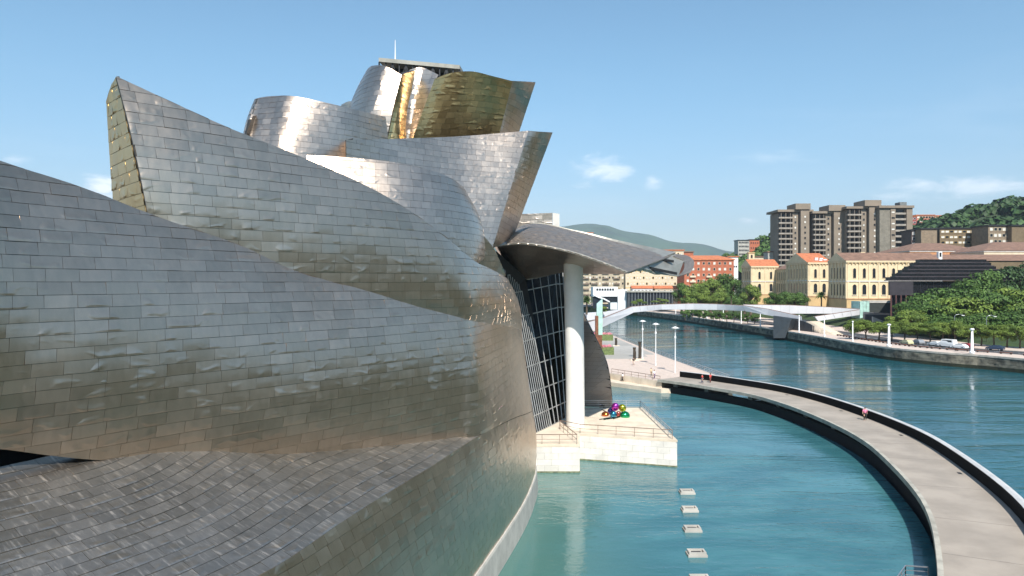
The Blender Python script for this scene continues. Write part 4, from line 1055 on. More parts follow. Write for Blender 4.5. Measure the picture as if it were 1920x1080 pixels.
# ---- brown tower blocks
def tower_block(label, pxs, top, D, z0=18):
    """fan plan: balcony stack | shaft with punched windows | second shaft"""
    xa, xb, xc, xd = [X(p, D) for p in pxs]; b = Bld('apartment_tower', label, 'apartment tower', (xa, D, z0)); zt = Z(top, D) - z0
    o = lambda x: x - xa
    n = 14; fh = (zt - 2) / n
    b.box('wall', BRICK_T, o(xa) + 1.0, o(xb), 4.6, 22, 0, zt - 1)
    b.box('shaft', BRICK_T, o(xb), o(xb) + (o(xc) - o(xb)) * .8, 1, 20, 0, zt - .5)
    b.box('shaft', BRICK_T, o(xc), o(xd), -1.5, 18, 0, zt + 3.2)
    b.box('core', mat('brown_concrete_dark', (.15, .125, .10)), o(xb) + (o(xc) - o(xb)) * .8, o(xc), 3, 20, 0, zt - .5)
    b.box('roof_slab', BRICK_T, -1.2, o(xd) + 3.5, -.5, 24, zt - .45, zt + 1.2)
    MB().prism([(o(xb) + 1, -2.4), (o(xd) + .6, -2.4), (o(xd) + .6, 15), (o(xb) + 1, 15)], zt + 1.2, zt + 5.4).build('penthouse', BRICK_T, b.r, local=True)
    slab = MB().box(o(xa), o(xb) - .1, .4, 4.59, 0, .25).mesh('balcony', BRICK_T); rail = MB().box(o(xa), o(xb) - .1, .3, .42, .26, 1.25); rail.box(o(xa), o(xa) + .12, .42, 3.1, .26, 1.25); rail = rail.mesh('parapet', mat('pale_balcony', (.30, .265, .225)))
    pane = MB().box(o(xa) + 1.4, o(xb) - .5, 4.5, 4.59, .2, fh - .3).mesh('pane', PANE)
    pst = MB()
    for i in range(n):
        for me, nm in ((slab, 'balcony'), (pane, 'pane')):
            q = bpy.data.objects.new(nm, me); COL.objects.link(q); q.parent = b.r; q.location = (0, 0, i * fh + .5)
            if nm == 'balcony': r2 = bpy.data.objects.new('parapet', rail); COL.objects.link(r2); r2.parent = q
    for k in range(3): x = o(xa) + (o(xb) - o(xa)) * (k + .5) / 3; b.box('divider', mat('balcony_divider', (.17, .145, .12)), x - .22, x + .22, .45, 3.1, .8, zt - 1)
    rg = random.Random(top)
    for i in range(n):
        for x in (o(xb) + (o(xc) - o(xb)) * .4, o(xc) + (o(xd) - o(xc)) * .5):
            b.win(x, 1 if x < o(xc) else -1.5, i * fh + 1, 1.2, 1.4, frame=BRICK_T, pane=PANE_B if rg.random() < .62 else PANE, fr=.1)
    return b
tower_block('brown apartment tower with dark balcony stack, leftmost of the cluster', (1461, 1487, 1500, 1516), 396, 545)
tower_block('brown apartment tower with balcony stack, shorter one second from the left', (1526, 1549, 1562, 1581), 399, 540)
tower_block('brown apartment tower with balcony stack, third from the left and highest', (1590, 1616, 1628, 1648), 390, 530)
D = 525; t4 = Bld('apartment_tower', 'brown apartment tower at the right end with wide dark balcony recesses', 'apartment tower', (X(1648, D), D, 18)); zt = Z(389, D) - 18; xw = lambda p: X(p, D) - X(1648, D)
t4.box('wall', mat('brown_concrete_grey', (.19, .17, .135)), 0, xw(1668), -1, 20, 0, zt - .5); t4.box('wall', BRICK_T, xw(1668), xw(1677) , -1.6, 20, 0, zt - .5); t4.box('wall', BRICK_T, xw(1677), xw(1698), 1.4, 20, 0, zt - .5); t4.box('shaft', BRICK_T, xw(1698), xw(1709), -1.5, 20, 0, zt - .5)
t4.box('roof_slab', BRICK_T, -1, xw(1711), -2.4, 22, zt - .5, zt + 1.2); t4.box('lift_house', mat('lift_house_grey', (.14, .15, .15)), xw(1690), xw(1703), 2, 9, zt + 1.2, zt + 4)
for i in range(14):
    fh = (zt - 1) / 14
    bq = t4.box('balcony', mat('pale_balcony', (.30, .265, .225)), xw(1677) + .1, xw(1698) - .1, -.9, 1.38, i * fh, i * fh + 1.3)
    t4.win(xw(1672.5), -1.6, i * fh + 1, 2.2, 1.1, frame=BRICK_T, pane=PANE_B if i % 3 else PANE, fr=.1)
    t4.box('pane', PANE, xw(1677) + .4, xw(1698) - .4, 1.3, 1.39, i * fh + 1.4, i * fh + fh - .3)
# link blocks between towers, in shadow
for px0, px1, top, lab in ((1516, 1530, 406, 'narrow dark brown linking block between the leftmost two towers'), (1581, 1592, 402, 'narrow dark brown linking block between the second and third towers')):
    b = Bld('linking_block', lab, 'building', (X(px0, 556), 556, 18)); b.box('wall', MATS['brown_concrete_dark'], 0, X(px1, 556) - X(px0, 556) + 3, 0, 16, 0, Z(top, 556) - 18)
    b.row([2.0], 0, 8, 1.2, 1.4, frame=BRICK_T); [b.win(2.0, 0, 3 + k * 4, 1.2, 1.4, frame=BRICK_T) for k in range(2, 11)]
# ---- hillside brown blocks on the right
def block(label, px0, px1, top, bot, D, dep, wallm, rows, cols, frame, pane, name='apartment_block', ww=1.8, wh=1.3, cat='building', roofm=DARK, blank=0, z0=None):
    z0 = Z(bot, D) if z0 is None else z0; x0 = X(px0, D); w = X(px1, D) - x0; H = Z(top, D) - z0
    b = Bld(name, label, cat, (x0, D, z0)); b.box('wall', wallm, 0, w, 0, dep, 0, H); b.box('roof', roofm, -.6, w + .6, -.6, dep + .6, H, H + .8)
    fh = H / rows
    for r in range(rows):
        for x in lin(.6 + blank, w - .6, cols): b.win(x, 0, r * fh + fh * .28, ww, wh, frame=frame, pane=pane if isinstance(pane, bpy.types.Material) else pane[(r * 7 + int(x * 3)) % len(pane)])
    return b
block('brown brick hillside building with dark flat roof and rows of golden windows', 1762, 1838, 429, 470, 460, 16, BRICK_D, 13, 9, mat('ochre_frame', (.42, .30, .12)), [PANE, PANE_B, PANE_B], blank=0, ww=2.0, z0=12)
block('windowless brown brick stair block beside the golden windowed building', 1727, 1757, 430, 470, 455, 16, mat('taupe_brick', (.22, .165, .11)), 2, 1, BRICK_D, PANE, ww=.8, z0=12)
block('white gridded block squeezed between the tower and the brown hillside buildings', 1709, 1728, 433, 470, 462, 12, mat('dark_render', (.10, .07, .06)), 13, 3, WHITE, [PANE_B, PANE], ww=1.5, wh=1.6, z0=12)
block('brown brick building with white gridded windows under a dark roof at the right picture edge', 1853, 1896, 424, 466, 440, 16, mat('taupe_brick', (.22, .165, .11)), 12, 5, mat('pale_frame', (.55, .50, .38)), [PANE_B, PANE], ww=1.6, wh=1.6, z0=12)
block('plain brown brick building at the far right edge beside the gridded windows', 1897, 1990, 424, 466, 436, 16, BRICK_D, 2, 4, BRICK_D, PANE, ww=1, z0=12)
block('coral red apartment row with cream bands on the hill behind the towers', 1718, 1752, 404, 440, 720, 20, CORAL, 16, 6, mat('cream_frame', (.7, .55, .38)), [PANE_B, PANE], roofm=TILE_O, ww=2.2, wh=1.6, z0=30)
block('dark red apartment block with a white pillar beside the right hand tower', 1706, 1719, 406, 440, 700, 20, mat('dark_red_brick', (.26, .06, .05)), 15, 2, WHITE, PANE, roofm=TILE_O, z0=30)
block('orange and cream apartment row on the hill, right of the coral row', 1753, 1790, 405, 440, 760, 20, mat('orange_render', (.50, .24, .11)), 15, 6, WHITE, [PANE_B, PANE], roofm=TILE_O, ww=2.2, wh=1.6, z0=30)
block('long white low building on the skyline beside the wooded hill', 1783, 1806, 402, 412, 800, 16, WHITE, 1, 5, WHITE, PANE, z0=40)
# ---- red brick block and pale apartment houses on the left
rb_ = block('red brick apartment block with bay balconies and an orange tiled roof', 1283, 1376, 488, 560, 500, 22, BRICK_R, 8, 9, mat('pale_frame', (.55, .50, .38)), [PANE, PANE_B], roofm=TILE_O, ww=1.3, wh=1.5, z0=6)
zz = Z(488, 500) - 6; rb_.hip(TILE_O, 0, X(1376, 500) - X(1283, 500), 0, 22, zz + .8, zz + 3.6, 8)
for xf in (.17, .5, .84):
    for k in range(6): rb_.box('balcony', CREAM, xf * 33 - 1.9, xf * 33 + 1.9, -1.2, -.17, 3 + k * 3.3, 4.2 + k * 3.3)
ap = block('beige apartment house with stacked dark balconies behind the column', 1090, 1172, 470, 575, 560, 20, mat('beige_render', (.42, .36, .26), .9), 9, 13, CREAM, [PANE_B, PANE], roofm=TILE_B, ww=1.2, wh=1.6, z0=6)
for k in range(9):
    for xf in (.1, .3, .55, .8): ap.box('balcony', mat('balcony_shade', (.20, .15, .11)), xf * 33 - 2.4, xf * 33 + 2.4, -1.3, -.17, 2.4 + k * 4.1, 3.4 + k * 4.1)
aq = block('long cream apartment house with yellow bands and small windows', 1173, 1282, 470, 575, 555, 20, CREAM, 9, 18, mat('yellow_frame', (.60, .42, .16)), [PANE_B, PANE_B, PANE], roofm=TILE_O, ww=1.1, wh=1.5, z0=6)
for k in (3, 6): aq.box('band', MATS['yellow_frame'], -.1, 43.3, -.12, -.001, k * 4.05, k * 4.05 + .35)
# small houses in front of them
for px, w, c, top, lab in ((1186, 14, WHITE, 541, 'small white house with orange roof below the cream apartments, left of the pair'), (1228, 22, CREAM, 541, 'low cream house with orange tile roof below the cream apartments, right of the pair')):
    b = Bld('house', lab, 'house', (X(px, 520), 520, 5)); h = Z(top, 520) - 5; b.box('wall', c, 0, w, 0, 8, 0, h); b.gable(TILE_O, 0, w, 0, 8, h, h + 2, 'x'); b.row(lin(.5, w - .5, 5), 0, h - 2.6, 1.1, 1.5)
# white modern building
D = 500; wm = Bld('modern_building', 'white modern building with stepped cut-out facade and dark glass', 'building', (X(1112, D), D, 4)); xw = lambda p: X(p, D) - X(1112, D); zw = lambda y: Z(y, D) - 4
wm.box('wall', WHITE, 0, xw(1158), 0, 14, zw(556), zw(538)); wm.box('wall', WHITE, xw(1158), xw(1175), -1, 14, 0, zw(543))
wm.box('glass_wall', PANE, xw(1128), xw(1157.8), .5, 13, zw(566), zw(556) - .01); wm.box('glass_wall', PANE, 0, xw(1128) - .05, 1, 13, zw(578), zw(556) - .01); wm.box('wall', WHITE, xw(1145), xw(1157.8), 1, 13, 0, zw(566) - .02)
for i in range(7): wm.win(xw(1120) + i * 1.75, 0, zw(545), 1.3, 1.5, frame=WHITE)
for a, b in (((1112, 552), (1122, 557)), ((1122, 557), (1132, 560)), ((1132, 560), (1143, 566))): MB().bar((xw(a[0]), -.2, zw(a[1])), (xw(b[0]), -.2, zw(b[1])), .5, .9).build('stair_edge', WHITE, wm.r, local=True)
# dark glass pavilion
D = 495; gp = Bld('glass_pavilion', 'long low dark glass pavilion with grey slab roof and white posts', 'pavilion', (X(1176, D), D, 4)); w = X(1263, D) - X(1176, D); zr = Z(548, D) - 4
gp.box('glass_wall', PANE, 0, w, 0, 12, 0, zr); gp.box('roof', mat('roof_slab_grey', (.33, .32, .28)), -.6, w + .4, -1.2, 13, zr, zr + 1.0)
for i in range(15): gp.box('post', STEEL, 1 + i * 2.05, 1.22 + i * 2.05, -.4, -.1, 0, zr)
# hillside buildings
block('grey gridded slab block on the hillside above the university', 1384, 1405, 451, 472, 790, 14, mat('grey_render', (.40, .38, .34)), 5, 7, mat('grey_render', (.40, .38, .34)), PANE, ww=1.1, wh=1.7, z0=46)
block('red brick wing beside the gridded slab block on the hillside', 1405.5, 1424, 450, 472, 792, 14, BRICK_R, 4, 4, BRICK_R, PANE, ww=1.1, wh=1.4, z0=46)
block('small grey balconied house on the green slope beside the leftmost tower', 1440, 1462, 473, 500, 560, 10, mat('grey_render', (.40, .38, .34)), 4, 4, WHITE, [PANE, PANE_B], roofm=TILE_B, ww=1.2, wh=1.4, z0=8)
block('white house among the trees at the foot of the green slope', 1365, 1384, 482, 505, 600, 10, WHITE, 3, 4, WHITE, [PANE, PANE_B], roofm=TILE_O, ww=1.2, wh=1.4, z0=8)
block('white house with tiled roof behind the university turret', 1412, 1438, 482, 500, 610, 10, CREAM, 3, 4, WHITE, [PANE, PANE_B], roofm=TILE_B, ww=1.2, wh=1.4, z0=8)
block('pale building on the mountain skyline just behind the canopy', 1096, 1112, 437, 460, 900, 14, WHITE, 4, 4, CREAM, PANE, roofm=TILE_O, ww=1.5, wh=2, z0=20)
block('orange roofed building peeping over the canopy tip', 1268, 1300, 473, 500, 620, 14, BRICK_R, 3, 6, CREAM, [PANE, PANE_B], roofm=TILE_B, ww=1.2, wh=1.5, z0=10)

# ================================================================== HILLS
def hill(name, prof, D, front, back, m, base=2.0, amp=4.0, ns=.01, nu=70, nv=24):
    cp = catmull([V((a, b, 0)) for a, b in prof], nu); vs = []
    for i, c in enumerate(cp):
        for j in range(nv + 1):
            f = j / nv
            if f < .6: y = D - front * (1 - f / .6); k = math.sin(f / .6 * math.pi / 2) ** 1.3
            else: y = D + back * (f - .6) / .4; k = math.cos((f - .6) / .4 * math.pi / 2)
            x = X(c.x, D) * (1 if j else 1); zr = Z(c.y, D)
            z = base + (zr - base) * k + amp * (noise.noise(V((x * ns, y * ns, 3))) * 1.0 + .5 * noise.noise(V((x * ns * 3, y * ns * 3, 7)))) * min(1, k * 1.5)
            vs.append((x, y, z))
    fs = [(i * (nv + 1) + j, (i + 1) * (nv + 1) + j, (i + 1) * (nv + 1) + j + 1, i * (nv + 1) + j + 1) for i in range(nu) for j in range(nv)]
    return struct(name, MB().add(vs, fs), m, True)
MOUNT = mat('mountain_woods', (.040, .075, .032), .95, var=.4, scale=.004, c2=(.022, .048, .016))
hill('mountain', [(-80, 480), (300, 470), (700, 440), (950, 430), (1050, 425), (1110, 424), (1150, 434), (1200, 442), (1250, 454), (1300, 463), (1360, 476), (1500, 490), (1800, 505), (2050, 510)], 8000, 2600, 1000, MOUNT, 2, 50, .0012, 140, 36)
HILLG = mat('hill_grass', (.085, .14, .03), .95, var=.3, scale=.05, c2=(.035, .07, .018))
hill('green_hill', [(1340, 500), (1370, 480), (1400, 466), (1430, 457), (1455, 440), (1500, 425), (1600, 418), (1720, 425), (1790, 440)], 830, 230, 200, HILLG, 6, 3, .02)
hill('wooded_hill', [(1700, 470), (1740, 440), (1770, 425), (1800, 412), (1850, 402), (1890, 390), (1930, 385), (2050, 380), (2200, 400), (2400, 480)], 640, 150, 160, mat('forest_floor', (.03, .05, .018), .95), 8, 3, .02)

# ================================================================== TREES
def leaf_cloud(seed, rx, ry, rz, clumps, n, ls, flat=.7):
    rg = random.Random(seed); mb = MB(); cs = []
    for i in range(clumps):
        a, e = rg.uniform(0, 6.283), rg.uniform(-.7, 1.0); r = rg.uniform(.45, .85)
        ce = math.sqrt(max(0, 1 - e * e)); cs.append((V((math.cos(a) * ce * r * rx, math.sin(a) * ce * r * ry, e * r * rz)), rg.uniform(.26, .46)))
    vs, fs = [], []
    for i in range(n):
        c, cr = cs[rg.randrange(clumps)]
        d = V((rg.gauss(0, 1), rg.gauss(0, 1), rg.gauss(0, 1) + .25)).normalized(); rr = rg.uniform(.6, 1.03)
        p = c + V((d.x * rx * cr, d.y * ry * cr, d.z * rz * cr * flat)) * rr
        nn = (d + V((rg.uniform(-.7, .7), rg.uniform(-.7, .7), rg.uniform(-.1, .8)))).normalized()
        x = nn.cross(V((rg.uniform(-1, 1), rg.uniform(-1, 1), .1))).normalized(); y = nn.cross(x); s = ls * rg.uniform(.6, 1.3)
        k = len(vs); vs += [p - x * s, p - y * s * .55 + nn * s * .12, p + x * s, p + y * s * .55 + nn * s * .12]; fs.append((k, k + 1, k + 2, k + 3))
    return mb.add(vs, fs)
CROWNS = {}
def crown(kind, seed, m):
    key = (kind, seed, m.name)
    if key not in CROWNS:
        if kind == 'broad': mb = leaf_cloud(seed, 1, 1, .8, 26, 6500, .052)
        elif kind == 'tall': mb = leaf_cloud(seed, .75, .75, 1, 24, 5000, .052)
        else: mb = leaf_cloud(seed, 1, 1, .75, 14, 2000, .075)
        CROWNS[key] = mb.mesh('crown', m)
    return CROWNS[key]
TRUNKS = {}
def trunk(seed):
    if seed not in TRUNKS:
        rg = random.Random(seed); mb = MB(); mb.tube([(0, 0, -.03), (0, 0, .06), (.02, 0, .3), (0, .02, .55)], [.05, .036, .03, .024], 8)
        for k in range(5):
            a = k * 1.26 + rg.uniform(-.3, .3); mb.tube([(0, 0, .3 + .04 * k), (math.cos(a) * .14, math.sin(a) * .14, .5 + .03 * k), (math.cos(a) * .3, math.sin(a) * .3, .7 + .03 * k)], [.02, .014, .006], 6)
        TRUNKS[seed] = mb.mesh('trunk', BARK)
    return TRUNKS[seed]
def tree(loc, h, r, label, m, kind='broad', group=None, low=.0, name='broadleaf_tree'):
    sd = random.randrange(3); t = thing(name, label, 'tree', loc, random.uniform(0, 6.28), group)
    o = bpy.data.objects.new('trunk', trunk(sd)); COL.objects.link(o); o.parent = t; o.scale = (h, h, h)
    c = bpy.data.objects.new('crown', crown(kind, sd, m)); COL.objects.link(c); c.parent = t
    ch = h * (1 - low) * .5; c.location = (0, 0, h - ch * .95); c.scale = (r, r * random.uniform(.9, 1.1), ch * 1.15)
    return t
def ptree(px, base_py, top_py, D, wpx, *a, z=None, **k):
    z = Z(base_py, D) if z is None else z; p = V((X(px, D), D, z)); return tree(p, Z(top_py, D) - z, wpx / 2 * D / F, *a, **k)
# dense trees on the right, in front of the library
g = 'big trees massed on the right in front of the library'
for px, top, D, w, m, lab in ((1722, 556, 266, 100, LEAF, 'spreading green tree at the left corner of the black library'), (1772, 538, 270, 115, LEAF, 'broad green tree before the middle of the library front'), (1825, 522, 274, 120, LEAF, 'broad green tree at the right end of the library roof'),
                              (1706, 580, 250, 80, LEAF2, 'olive tree at the left end of the massed trees, beside the granite wall'), (1752, 570, 252, 105, LEAF, 'wide tree at the front of the mass, below the library columns'), (1806, 556, 252, 120, LEAF2, 'yellow green tree in the middle of the massed trees by the left curved light'),
                              (1858, 544, 252, 120, LEAF, 'green tree behind the right curved street light'), (1908, 535, 252, 125, LEAF2, 'yellow green tree in the mass at the right picture edge'), (1968, 540, 250, 120, LEAF, 'green tree of the mass cut by the right picture edge'),
                              (1780, 590, 240, 90, LEAF, 'low green tree at the front of the mass behind the left curved light'), (1840, 585, 238, 100, LEAF, 'low green tree at the front of the mass between the two curved lights'), (1900, 582, 236, 100, LEAF, 'low green tree at the front of the mass right of the curved lights')):
    ptree(px, 0, top, D, w, lab, m, group=g, z=4.5, low=.02)
g = 'tall dark trees at the right picture edge'
for px, top, D, w, lab in ((1850, 506, 286, 100, 'dark green tree just right of the library roof, left of the tall group'), (1895, 493, 290, 120, 'tall dark tree in the middle of the group above the massed trees'), (1950, 484, 292, 125, 'tallest dark tree, cut by the right picture edge'), (1868, 499, 305, 110, 'dark tree at the back of the tall group below the brown roof')):
    ptree(px, 0, top, D, w, lab, LEAF3 if w > 110 else LEAF, group=g, z=6, low=.02)
# row of plane trees along the street
g = 'small clipped plane trees in a row along the far street'
ORD = ('first', 'second', 'third', 'fourth', 'fifth', 'sixth', 'seventh', 'eighth', 'ninth', 'tenth', 'eleventh', 'twelfth', 'thirteenth', 'fourteenth', 'fifteenth')
for i in range(15):
    px = 1600 + i * 24; D = 243 - i * 2.6
    ptree(px, 0, 598 + i * .9 + random.uniform(-2, 2), D, 46, f'small bright green plane tree, {ORD[i]} from the left end of the street row', LEAF2, 'tall' if i % 4 == 0 else 'broad', group=g, z=qz, low=.2, name='plane_tree')
# clump left of the university
for px, top, D, w, m, lab in ((1278, 527, 430, 34, LEAF, 'dark round tree at the left end of the riverside clump'), (1305, 530, 415, 48, LEAF2, 'light green round tree in the riverside clump beside the dark left one'), (1332, 518, 420, 50, LEAF2, 'light green tree in the middle of the riverside clump'),
                              (1362, 512, 425, 52, LEAF, 'tallest tree of the riverside clump, in front of the red block'), (1350, 545, 400, 46, LEAF2, 'low light green tree at the front of the riverside clump'), (1310, 548, 405, 44, LEAF2, 'low bushy tree at the front left of the riverside clump'),
                              (1408, 530, 395, 40, LEAF2, 'yellow green tree against the far sandstone wing'), (1396, 535, 418, 34, LEAF3, 'dark tree at the corner of the far sandstone wing'), (1375, 552, 395, 40, LEAF, 'rounded tree under the far gable by the bridge')):
    ptree(px, 0, top, D, w, lab, m, z=5, low=.08)
for px, w, lab in ((1452, 42, 'clipped dense tree before the recessed sandstone range, left one'), (1490, 48, 'clipped dense tree before the orange roofed pavilion'), (1470, 40, 'dense tree between the two clipped trees at the pavilion')):
    ptree(px, 0, 546, 362, w, lab, LEAF, z=6, low=.1)
def palm(px, py, top, D, lab):
    z = Z(py, D); h = Z(top, D) - z; t = thing('palm_tree', lab, 'palm tree', (X(px, D), D, z)); rg = random.Random(px)
    MB().tube([(0, 0, -1), (.05, 0, h * .4), (0, 0, h * .78)], [.4, .32, .34], 8).build('trunk', BARK, t, local=True)
    mb = MB()
    for i in range(46):
        a = i * 2.4; e = 1.2 - 1.7 * (i / 46); L = h * .40 * rg.uniform(.8, 1.1); pts = []
        for k in range(6): f = k / 5; pts.append(V((math.cos(a) * math.cos(e) * L * f, math.sin(a) * math.cos(e) * L * f, h * .78 + math.sin(e) * L * f - .3 * L * f * f)))
        sdv = V((-math.sin(a), math.cos(a), 0)); vs = []
        for k, p in enumerate(pts): wdt = .32 * math.sin(math.pi * min(.95, .1 + k / 5 * .85)); vs += [p - sdv * wdt - V((0, 0, wdt * .5)), p, p + sdv * wdt - V((0, 0, wdt * .5))]
        mb.add(vs, [f for k in range(5) for f in ((3 * k, 3 * k + 1, 3 * k + 4, 3 * k + 3), (3 * k + 1, 3 * k + 2, 3 * k + 5, 3 * k + 4))])
    mb.build('crown', LEAF, t, local=True)
palm(1540, 578, 546, 350, 'palm tree between the two sandstone gables'); palm(1371, 572, 545, 385, 'palm tree at the right end of the riverside clump'); palm(1100, 585, 555, 300, 'palm tree on the near bank beside the round column')
# hedge along the glass pavilion and bushes
for px, py, top, D, w, lab in ((1198, 571, 560, 470, 30, 'low green bush in front of the glass pavilion, left one'), (1238, 570, 558, 468, 36, 'low green bush in front of the glass pavilion, right one'), (1130, 585, 572, 300, 16, 'yellow green bush on the bank beside the green glass pylon')):
    ptree(px, py + 4, top, D, w, lab, LEAF2, 'small', name='bush')
# bushes below the bridge on the far bank
g = 'hedge shrubs along the road under the white bridge'
for i in range(11):
    px = 1285 + i * 13; D = 372 - i * 4
    ptree(px, 0, 578 + i * .9, D, 22, 'green hedge shrub along the road under the white bridge', LEAF, 'small', group=g, z=qz, name='shrub')
# woods on the hills
def woods(name, n, fx, seed, m, size):
    rg = random.Random(seed); mb = MB(); vs, fs = [], []
    for i in range(n):
        p, sc_ = fx(rg); s = size * sc_ * rg.uniform(.7, 1.3)
        for k in range(38):
            d = V((rg.gauss(0, 1), rg.gauss(0, 1), abs(rg.gauss(0, 1)))).normalized(); q = p + V((d.x * s, d.y * s, d.z * s * 1.1)) * rg.uniform(.8, 1.05)
            nn = (d + V((rg.uniform(-.5, .5), rg.uniform(-.5, .5), rg.uniform(-.2, .5)))).normalized(); x = nn.cross(V((rg.uniform(-1, 1), rg.uniform(-1, 1), .1))).normalized(); y = nn.cross(x); l = s * .36
            kk = len(vs); vs += [q - x * l, q - y * l * .8, q + x * l, q + y * l * .8]; fs.append((kk, kk + 1, kk + 2, kk + 3))
    o = mb.add(vs, fs).build(name, m); return tag(o, kind='stuff')
def on_hill(o, xr, yr):
    me = o.data; pts = [v.co for v in me.vertices if xr[0] < v.co.x < xr[1] and yr[0] < v.co.y < yr[1] and v.co.z > 14]
    def f(rg):
        a = rg.choice(pts); b = rg.choice(pts); return a + V((rg.uniform(-6, 6), rg.uniform(-5, 5), 0)), 1.0
    return f
ho = bpy.data.objects
woods('woodland', 620, on_hill(ho['wooded_hill'], (330, 560), (500, 720)), 4, LEAF3, 6.5)
woods('hillside_trees', 260, on_hill(ho['green_hill'], (236, 420), (650, 860)), 5, LEAF, 4.2)

def unseen_mound(name, cx, cy, rx, ry, h, m):
    vs, fs = [], []; n = 40
    for i in range(n + 1):
        for j in range(n + 1):
            u, v = i / n * 2 - 1, j / n * 2 - 1; k = max(0, 1 - u * u) * max(0, 1 - v * v); x, y = cx + u * rx, cy + v * ry
            vs.append((x, y, -1 + h * k ** .7 * (1 + .25 * noise.noise(V((x * .006, y * .006, 1))))))
    for i in range(n):
        for j in range(n): a = i * (n + 1) + j; fs.append((a, a + n + 1, a + n + 2, a + 1))
    return struct(name, MB().add(vs, fs), m, True)
FOREST = mat('forest_cover', (.036, .054, .024), .95, var=.4, scale=.05, c2=(.018, .028, .014), bump=1.0, bscale=.12)
unseen_mound('wooded_hill', 450, 30, 250, 330, 125, FOREST); unseen_mound('wooded_hill', -60, -720, 620, 200, 120, FOREST); unseen_mound('wooded_hill', 640, -420, 300, 260, 130, FOREST)  # unseen hills, added and raised to darken reflections in the titanium
def on_bank(rg):
    s_ = rg.uniform(0, 330); p, d = along(s_ + 10); return V((p.x, p.y, qz + 4)) + V((d.y, -d.x, 0)) * rg.uniform(24, 75) + V((0, 0, rg.uniform(0, 8))), 1.0
def off_frame(rg):
    while True:
        p, k = on_bank(rg)
        if p.y < 60 or p.x / p.y > .74: return p, k
woods('woodland', 260, off_frame, 9, LEAF, 6.0)  # trees outside the view, added for dark reflections in the front wall

# ================================================================== WHITE FOOTBRIDGE with its arms
wb = thing('white_bridge', 'white sheet-steel footbridge with branching arms across the river', 'bridge', (60, 300, 0))
WB = mat('white_bridge_steel', (.56, .56, .585), .45, var=.05, scale=.2, rnd=.03)
def girder(name, top, bot, width, m=WB, dirn=V((0.25, 1, 0))):
    """top and bot: near-side edge points; the box girder is width deep behind"""
    mb = MB(); d = dirn.normalized() * width; vs = []
    for a, b in zip(top, bot): vs += [a, b, b + d + V((0, 0, 0)), a + d]
    fs = [(0, 1, 2, 3), tuple(4 * (len(top) - 1) + k for k in (3, 2, 1, 0))]
    for i in range(len(top) - 1):
        for k in range(4): x, y = 4 * i + k, 4 * i + (k + 1) % 4; fs.append((x, x + 4, y + 4, y))
    return mb.add(vs, fs).build(name, m, wb)
def panels(top, bot, n):
    for i in range(len(top) - 1):
        for k in range(n[i]):
            f0, f1 = k / n[i], (k + 1) / n[i]; a, b = top[i].lerp(top[i + 1], f0 + .004), top[i].lerp(top[i + 1], f1 - .004); c, d = bot[i].lerp(bot[i + 1], f0 + .004), bot[i].lerp(bot[i + 1], f1 - .004)
            nn = (b - a).cross(a - c).normalized() ; nn = nn if nn.y < 0 else -nn
            q = [a, b, d, c]; MB().add([v + nn * .09 for v in q] + [v + nn * .01 for v in q], [(3, 2, 1, 0), (4, 5, 6, 7), (0, 1, 5, 4), (1, 2, 6, 5), (2, 3, 7, 6), (3, 0, 4, 7)]).build('side_panel', WB, wb)
m_t = [P(1096, 606, 275), P(1130, 597, 282), P(1184, 575.5, 300), P(1240, 571, 318), P(1300, 569.5, 328), P(1345, 570.5, 322), P(1392, 573, 312)]
m_b = [P(1096, 625, 275), P(1130, 613, 282), P(1188, 586, 300), P(1240, 580.5, 318), P(1300, 580.5, 328), P(1345, 581, 322), P(1396, 583, 312)]
girder('girder', m_t, m_b, 9); panels(m_t, m_b, (3, 4, 4, 4, 3, 3))
a_t = [P(1392.5, 573, 311.9), P(1440, 580, 304), P(1503, 593.5, 292)]; a_b = [P(1396.5, 583, 311.9), P(1440, 591, 304), P(1504, 602, 292)]
girder('girder', a_t, a_b, 5); panels(a_t, a_b, (4, 5))
b_t = [P(1394, 571.5, 318.5), P(1480, 572.5, 322), P(1560, 576.5, 322), P(1612, 580, 318)]; b_b = [P(1396, 583, 318.5), P(1480, 588, 322), P(1560, 588, 322), P(1612, 590, 318)]
girder('girder', b_t, b_b, 5); panels(b_t, b_b, (5, 5, 3))
c_t = [P(1528, 594, 297), P(1610, 581.5, 312)]; c_b = [P(1534, 602, 297), P(1611, 590.5, 312)]
girder('girder', c_t, c_b, 4); panels(c_t, c_b, (5,))
WALK = mat('brown_walkway', (.20, .12, .09), .8)
for rail_ in (m_t, a_t, b_t, c_t):
    mb = MB()
    for p, q in zip(rail_, rail_[1:]): mb.bar(p + V((.1, .5, .12)), q + V((.1, .5, .12)), .5, .2)
    mb.build('handrail', WALK, wb)
l_t = [P(1080, 588, 300), P(1130, 585, 303), P(1184, 577, 306)]; l_b = [P(1080, 604, 300), P(1130, 597, 303), P(1184, 586, 306)]
girder('girder', l_t, l_b, 4)
